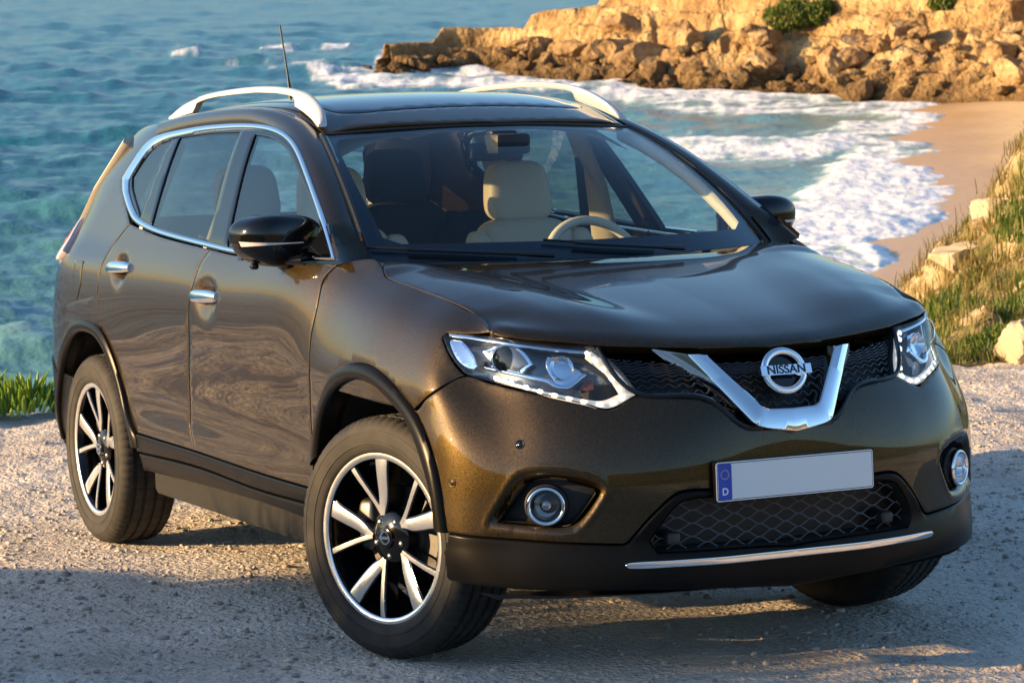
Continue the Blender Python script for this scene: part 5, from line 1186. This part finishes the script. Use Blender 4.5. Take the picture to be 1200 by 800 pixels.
# ---- inside ----
def superbox(name, c, s, mat, parent, e=.35, rot=0, taper=0., lean=0., n=28):
    U, V_ = np.meshgrid(np.linspace(0, 2*np.pi, n*2, endpoint=False), np.linspace(-np.pi/2, np.pi/2, n), indexing='ij')
    f = lambda w: np.sign(w)*np.abs(w)**e
    p = np.stack([f(np.cos(V_))*f(np.cos(U)), f(np.cos(V_))*f(np.sin(U)), f(np.sin(V_))], -1).reshape(-1, 3)*np.array(s)/2
    p[:, 1] *= 1 - taper*(p[:, 2]/s[2] + .5); p[:, 0] -= lean*(p[:, 2])
    o = link_mesh(name, p + np.array(c), grid_faces(n*2, n, True), mat, parent); return recalc(o)
def seat(x, y, mat, head=True, back='dark_fabric', hz=0):
    t = empty('front_seat' if x > -1.7 else 'rear_seat', car)
    superbox('seat_cushion', (x + .30, y, .66), (.54, .50, .16), mat, t)
    superbox('backrest', (x + .02, y, .94 + hz), (.15, .48, .60), mat, t, e=.45, taper=.16, lean=.22)
    for sg in (-1, 1): superbox('side_bolster', (x + .06, y + sg*.205, .93 + hz), (.13, .10, .54), back if False else mat, t, e=.6, lean=.22)
    if head:
        superbox('headrest', (x - .085, y, 1.335 + hz), (.11, .27, .22), mat, t, e=.52, taper=.16, lean=.15)
        for sg in (-1, 1): tube('headrest_post', [(x - .05, y + sg*.06, 1.18 + hz), (x - .07, y + sg*.06, 1.27 + hz)], .006, 'steel', t)
    return t
seat(-1.40, .345, 'beige_leather'); seat(-1.46, -.36, 'beige_leather')
seat(-2.32, .27, 'dark_fabric', hz=.045); seat(-2.30, -.36, 'dark_fabric'); seat(-2.30, .62, 'dark_fabric', head=False)
box('cabin_floor', (-1.5, 0, .45), (2.6, 1.5, .06), 'dark_fabric', car)
db = superbox('dashboard', (-.55, 0, 1.02), (.50, 1.42, .26), 'dash', car, e=.5)
superbox('instrument_hood', (-.70, .36, 1.135), (.22, .40, .09), 'dash', db, e=.6)
th = np.linspace(0, 2*np.pi, 48, endpoint=False); sw_c = np.array([-.93, .37, 1.075]); tl_ = R(26)
rim_ = np.stack([sw_c[0] + .183*np.sin(th)*(-math.sin(tl_))*-1*-1, sw_c[1] + .183*np.cos(th), sw_c[2] + .183*np.sin(th)*math.cos(tl_)], 1)
swm = tube('steering_wheel', rim_, .0165, 'trim_beige', car, n=12, closed=True, ref=(1, 0, .4))
superbox('wheel_hub', tuple(sw_c + np.array([.02, 0, -.01])), (.06, .17, .13), 'dash', swm, e=.6)
for k in (0, 180, 270): a = R(k); tube('wheel_spoke', [sw_c + np.array([.01, 0, 0]), sw_c + np.array([-.183*math.sin(a)*math.sin(tl_), .175*math.cos(a), .175*math.sin(a)*math.cos(tl_)])], .014, 'dash', swm)
rm = box('interior_mirror', (-.945, .0, 1.488), (.03, .20, .062), 'dash', car, .012, seg=3)
box('mirror_stem', (-.90, 0, 1.53), (.06, .10, .06), 'dash', rm, .01)
box('camera_pod', (-.86, -.0, 1.515), (.12, .13, .07), 'dash', rm, .015)
# door inner trims, pillars, roof lining
rg = []
for x in np.linspace(-3.1, -1.02, 20): rg.append([(x, y, float(Rz(x, y)) - (.045 + .03*abs(y/.55)**3)) for y in np.linspace(-.56, .56, 13)])
loft('roof_lining', rg, 'trim_beige', car)
for sg in (-1, 1):
    tube('inner_pillar', [(-1.66, sg*.80, 1.10), (-1.60, sg*.73, 1.35), (-1.58, sg*.635, 1.56)], [.05, .04, .04], 'trim_beige', car, n=10, flat=(1.3, .5))
    tube('rear_inner_pillar', [(-2.42, sg*.78, 1.15), (-2.36, sg*.70, 1.38), (-2.34, sg*.63, 1.54)], [.05, .045, .045], 'trim_beige', car, n=10, flat=(1.4, .5))
    tube('rear_corner_trim', [(-3.3, sg*.66, 1.15), (-3.12, sg*.62, 1.35), (-2.95, sg*.56, 1.54)], [.10, .10, .09], 'trim_beige', car, n=12, flat=(1.3, .4))
    tube('front_inner_pillar', [Wsurf(np.array([sg*.985]), np.array([v]))[0] + np.array([-.035, 0, -.02]) for v in np.linspace(-.05, 1, 8)], .030, 'trim_beige', car, n=10)
    V = []; xs = np.linspace(-3.2, -.42, 30)
    rg = [[(x, sg*(float(Gy(x, 1.16)) - .06), 1.155), (x, sg*(float(Gy(x, 1.1)) - .10), 1.10), (x, sg*.76, .50)] for x in xs]
    loft('door_inner_trim', rg, 'dash', car)
    tube('seat_belt', [(-1.60, sg*.66, 1.45), (-1.57, sg*.67, 1.2), (-1.50, sg*.66, .8)], .02, 'dark_fabric', car, n=6, flat=(1, .1))
# ---- underside and engine bay block-out ----
box('underbody', (-1.4, 0, .33), (1.75, 1.62, .20), 'liner', car, .03)
box('rear_underbody', (-2.95, 0, .42), (1.3, 1.0, .24), 'liner', car, .03)
box('engine_bay', (.15, 0, .55), (1.15, .96, .60), 'liner', car, .03)
box('front_crash_bar', (.66, 0, .60), (.14, 1.1, .5), 'liner', car, .02)
# ---- wheels ----
def make_wheel(mirror):
    w = empty('wheel', car)
    prof = [(.255,-.100),(.262,-.107),(.285,-.116),(.315,-.118),(.338,-.112),(.352,-.101),(.3605,-.088)]
    gr_ = [-.062,-.022,.022,.062]
    for g in gr_: prof += [(.3645,g-.0085),(.3635,g-.0075),(.3540,g-.0055),(.3540,g+.0055),(.3635,g+.0075),(.3645,g+.0085)]
    prof += [(.3605,.088),(.352,.101),(.338,.112),(.326,.1165),(.3255,.1178),(.320,.1182),(.3195,.1172),(.300,.1175),(.290,.1165),(.2895,.1178),(.285,.1178),(.2845,.1160),(.268,.112),(.260,.108),(.2545,.100),(.250,.088)]
    n = 288; V, F = lathe_data(prof, n); V = np.array(V).reshape(n, len(prof), 3)
    pr = np.array(prof); 
    for i in range(n):
        rr = np.hypot(V[i, :, 0], V[i, :, 2]); dr = np.zeros(len(prof))
        sh = (np.abs(pr[:, 1]) > .066) & (pr[:, 0] > .349)
        if i % 4 == 0: dr[sh] = -.0045
        mid_ = (np.abs(pr[:, 1]) < .060) & (pr[:, 0] > .36)
        if i % 6 == 0: dr[mid_] = -.003
        V[i, :, 0] *= (rr + dr)/rr; V[i, :, 2] *= (rr + dr)/rr
    ty = recalc(link_mesh('tyre', V.reshape(-1, 3), F, 'tyre', w, sharp=40))
    # rim barrel and lip
    V, F = lathe_data([(.2520,.088),(.2575,.0995),(.2560,.1035),(.2500,.1040),(.2440,.1010),(.2395,.094),(.236,.080),(.232,.055),(.225,.02),(.215,-.06),(.23,-.09)], 96)
    rim = recalc(link_mesh('rim', V, F, 'black_gloss', w, sharp=40))
    V, F = lathe_data([(.2572,.1000),(.2562,.1042),(.2500,.1048),(.2405,.1018),(.2385,.0985)], 96); recalc(link_mesh('rim_lip', V, F, 'machined', w, sharp=60))
    def face_h(r): return .094 - .020*(1 - sm(r, .05, .24)) 
    def arm(name, poly, top, parent, depth=.05, inset=.0035):
        # polygon in (r, angle-wise) plane x,z ; front face follows face_h, sides drop back
        P = np.array(poly); n = len(P)
        V = []; 
        r = np.hypot(P[:, 0], P[:, 1]); h = face_h(r) + top
        front = [(p[0], hh, p[1]) for p, hh in zip(P, h)]
        c = P.mean(0)
        back = [(p[0], hh - depth, p[1]) for p, hh in zip(P + (P - c)*0.05, h)]
        V = front + back; F = [tuple(range(n))] + [(i, (i+1) % n, n + (i+1) % n, n + i) for i in range(n)]
        return V, F
    am = Acc(); ab_ = Acc()
    def seg(pts, wid, top, depth, acc, sub=10):
        """ribbon along centre pts with widths: front face strip + sides"""
        C_ = curve_pts(pts, sub); Wd = np.interp(np.linspace(0, 1, sub), np.linspace(0, 1, len(wid)), wid)
        T_ = np.gradient(C_, axis=0); T_ /= np.linalg.norm(T_, axis=1)[:, None]; Nn = np.stack([-T_[:, 1], T_[:, 0]], 1)
        r = np.hypot(C_[:, 0], C_[:, 1]); h = face_h(r) + top; rows = []
        for c, nn, wd, hh in zip(C_, Nn, Wd, h):
            L_ = c + nn*wd/2; R_ = c - nn*wd/2; rows.append([(L_[0], hh - depth, L_[1]), (L_[0], hh - .0012, L_[1]), (L_[0]*.9 + c[0]*.1, hh, L_[1]*.9 + c[1]*.1), (c[0], hh + .0004, c[1]), (R_[0]*.9 + c[0]*.1, hh, R_[1]*.9 + c[1]*.1), (R_[0], hh - .0012, R_[1]), (R_[0], hh - depth, R_[1])])
        rows = np.array(rows); acc.add(rows.reshape(-1, 3), grid_faces(sub, 7))
    def pol(r, d): return (r*math.cos(R(d)), r*math.sin(R(d)))
    s = -1 if mirror else 1
    base = 90
    for k in range(5):
        a0 = base + 72*k
        tk = [pol(.070, a0 - 17*s), pol(.088, a0 - 11*s), pol(.115, a0 - 4.0*s), pol(.17, a0 + .5*s), pol(.2445, a0 + 2.5*s)]
        tn_ = [pol(.070, a0 - 17*s), pol(.10, a0 - 21*s), pol(.15, a0 - 25.5*s), pol(.2445, a0 - 30*s)]
        sp_ = Acc(); seg(tk, [.020, .034, .040, .044, .052], 0, .004, sp_, 16); seg(tn_, [.014, .014, .0150, .018], .0002, .004, sp_, 12)
        sp_.obj('spoke_face', 'machined', w, sharp=35)
        sb = Acc(); seg(tk, [.030, .044, .050, .054, .062], -.0035, .050, sb, 16); seg(tn_, [.022, .022, .023, .028], -.0035, .050, sb, 12)
        sb.obj('spoke', 'black_gloss', w, sharp=35)
    V, F = lathe_data([(.0001,.088),(.026,.0878),(.030,.086),(.0315,.080),(.036,.079),(.070,.072),(.078,.064),(.080,.03),(.075,.0)], 64); recalc(link_mesh('hub', V, F, 'black_gloss', w, sharp=40))
    for k in range(5):
        a = R(base + 36 + 72*k); V, F = lathe_data([(.0001,.079),(.008,.078),(.0095,.075),(.0095,.055)], 12); o = link_mesh('wheel_nut', V, F, 'steel', w); o.data.transform(Matrix.Translation((.056*math.cos(a), 0, .056*math.sin(a)))); recalc(o)
    th = np.linspace(0, 2*np.pi, 40, endpoint=False); V, F = tube_data(np.stack([.0185*np.cos(th), 0*th + .0885, .0185*np.sin(th)], 1), .0028, n=6, closed=True, ref=(0,1,0)); cc = Acc(); cc.add(V, F)
    bx = np.array([(-.023,.088,-.0045),(.023,.088,-.0045),(.023,.088,.0045),(-.023,.088,.0045),(-.023,.0915,-.004),(.023,.0915,-.004),(.023,.0915,.004),(-.023,.0915,.004)]); cc.add(bx, [(4,5,6,7),(0,1,5,4),(1,2,6,5),(2,3,7,6),(3,0,4,7)])
    cc.obj('centre_emblem', 'satin', w, sharp=40)
    V, F = lathe_data([(.05,.01),(.150,.012),(.152,.010),(.152,-.012),(.150,-.014),(.05,-.014)], 72); recalc(link_mesh('brake_disc', V, F, 'brake', w, sharp=30))
    V, F = lathe_data([(.05,.02),(.085,.02),(.09,.0),(.09,-.06)], 40); recalc(link_mesh('brake_hub', V, F, 'steel', w, sharp=30))
    cp = superbox('brake_caliper', (.125, .01, .03), (.07, .085, .16), 'brake', w, e=.5)
    V, F = lathe_data([(.21,-.085),(.0001,-.085)], 40); link_mesh('inner_shield', V, F, 'liner', w)
    return w
steer = R(19.43)
specs = [(-.0, -.79, 1, steer, 3), (-2.705, -.790, 1, 0, -4), (0, .79, -1, steer, 20), (-2.705, .79, -1, 0, 40)]
for x, y, s, st, spin in specs:
    w = make_wheel(s < 0)
    # local +Y is outward
    M_ = Matrix.Translation((x, y, .3645)) @ Matrix.Rotation(st, 4, 'Z') @ (Matrix.Rotation(math.pi, 4, 'Z') if s > 0 else Matrix.Identity(4)) @ Matrix.Rotation(R(spin), 4, 'Y')
    w.matrix_local = M_
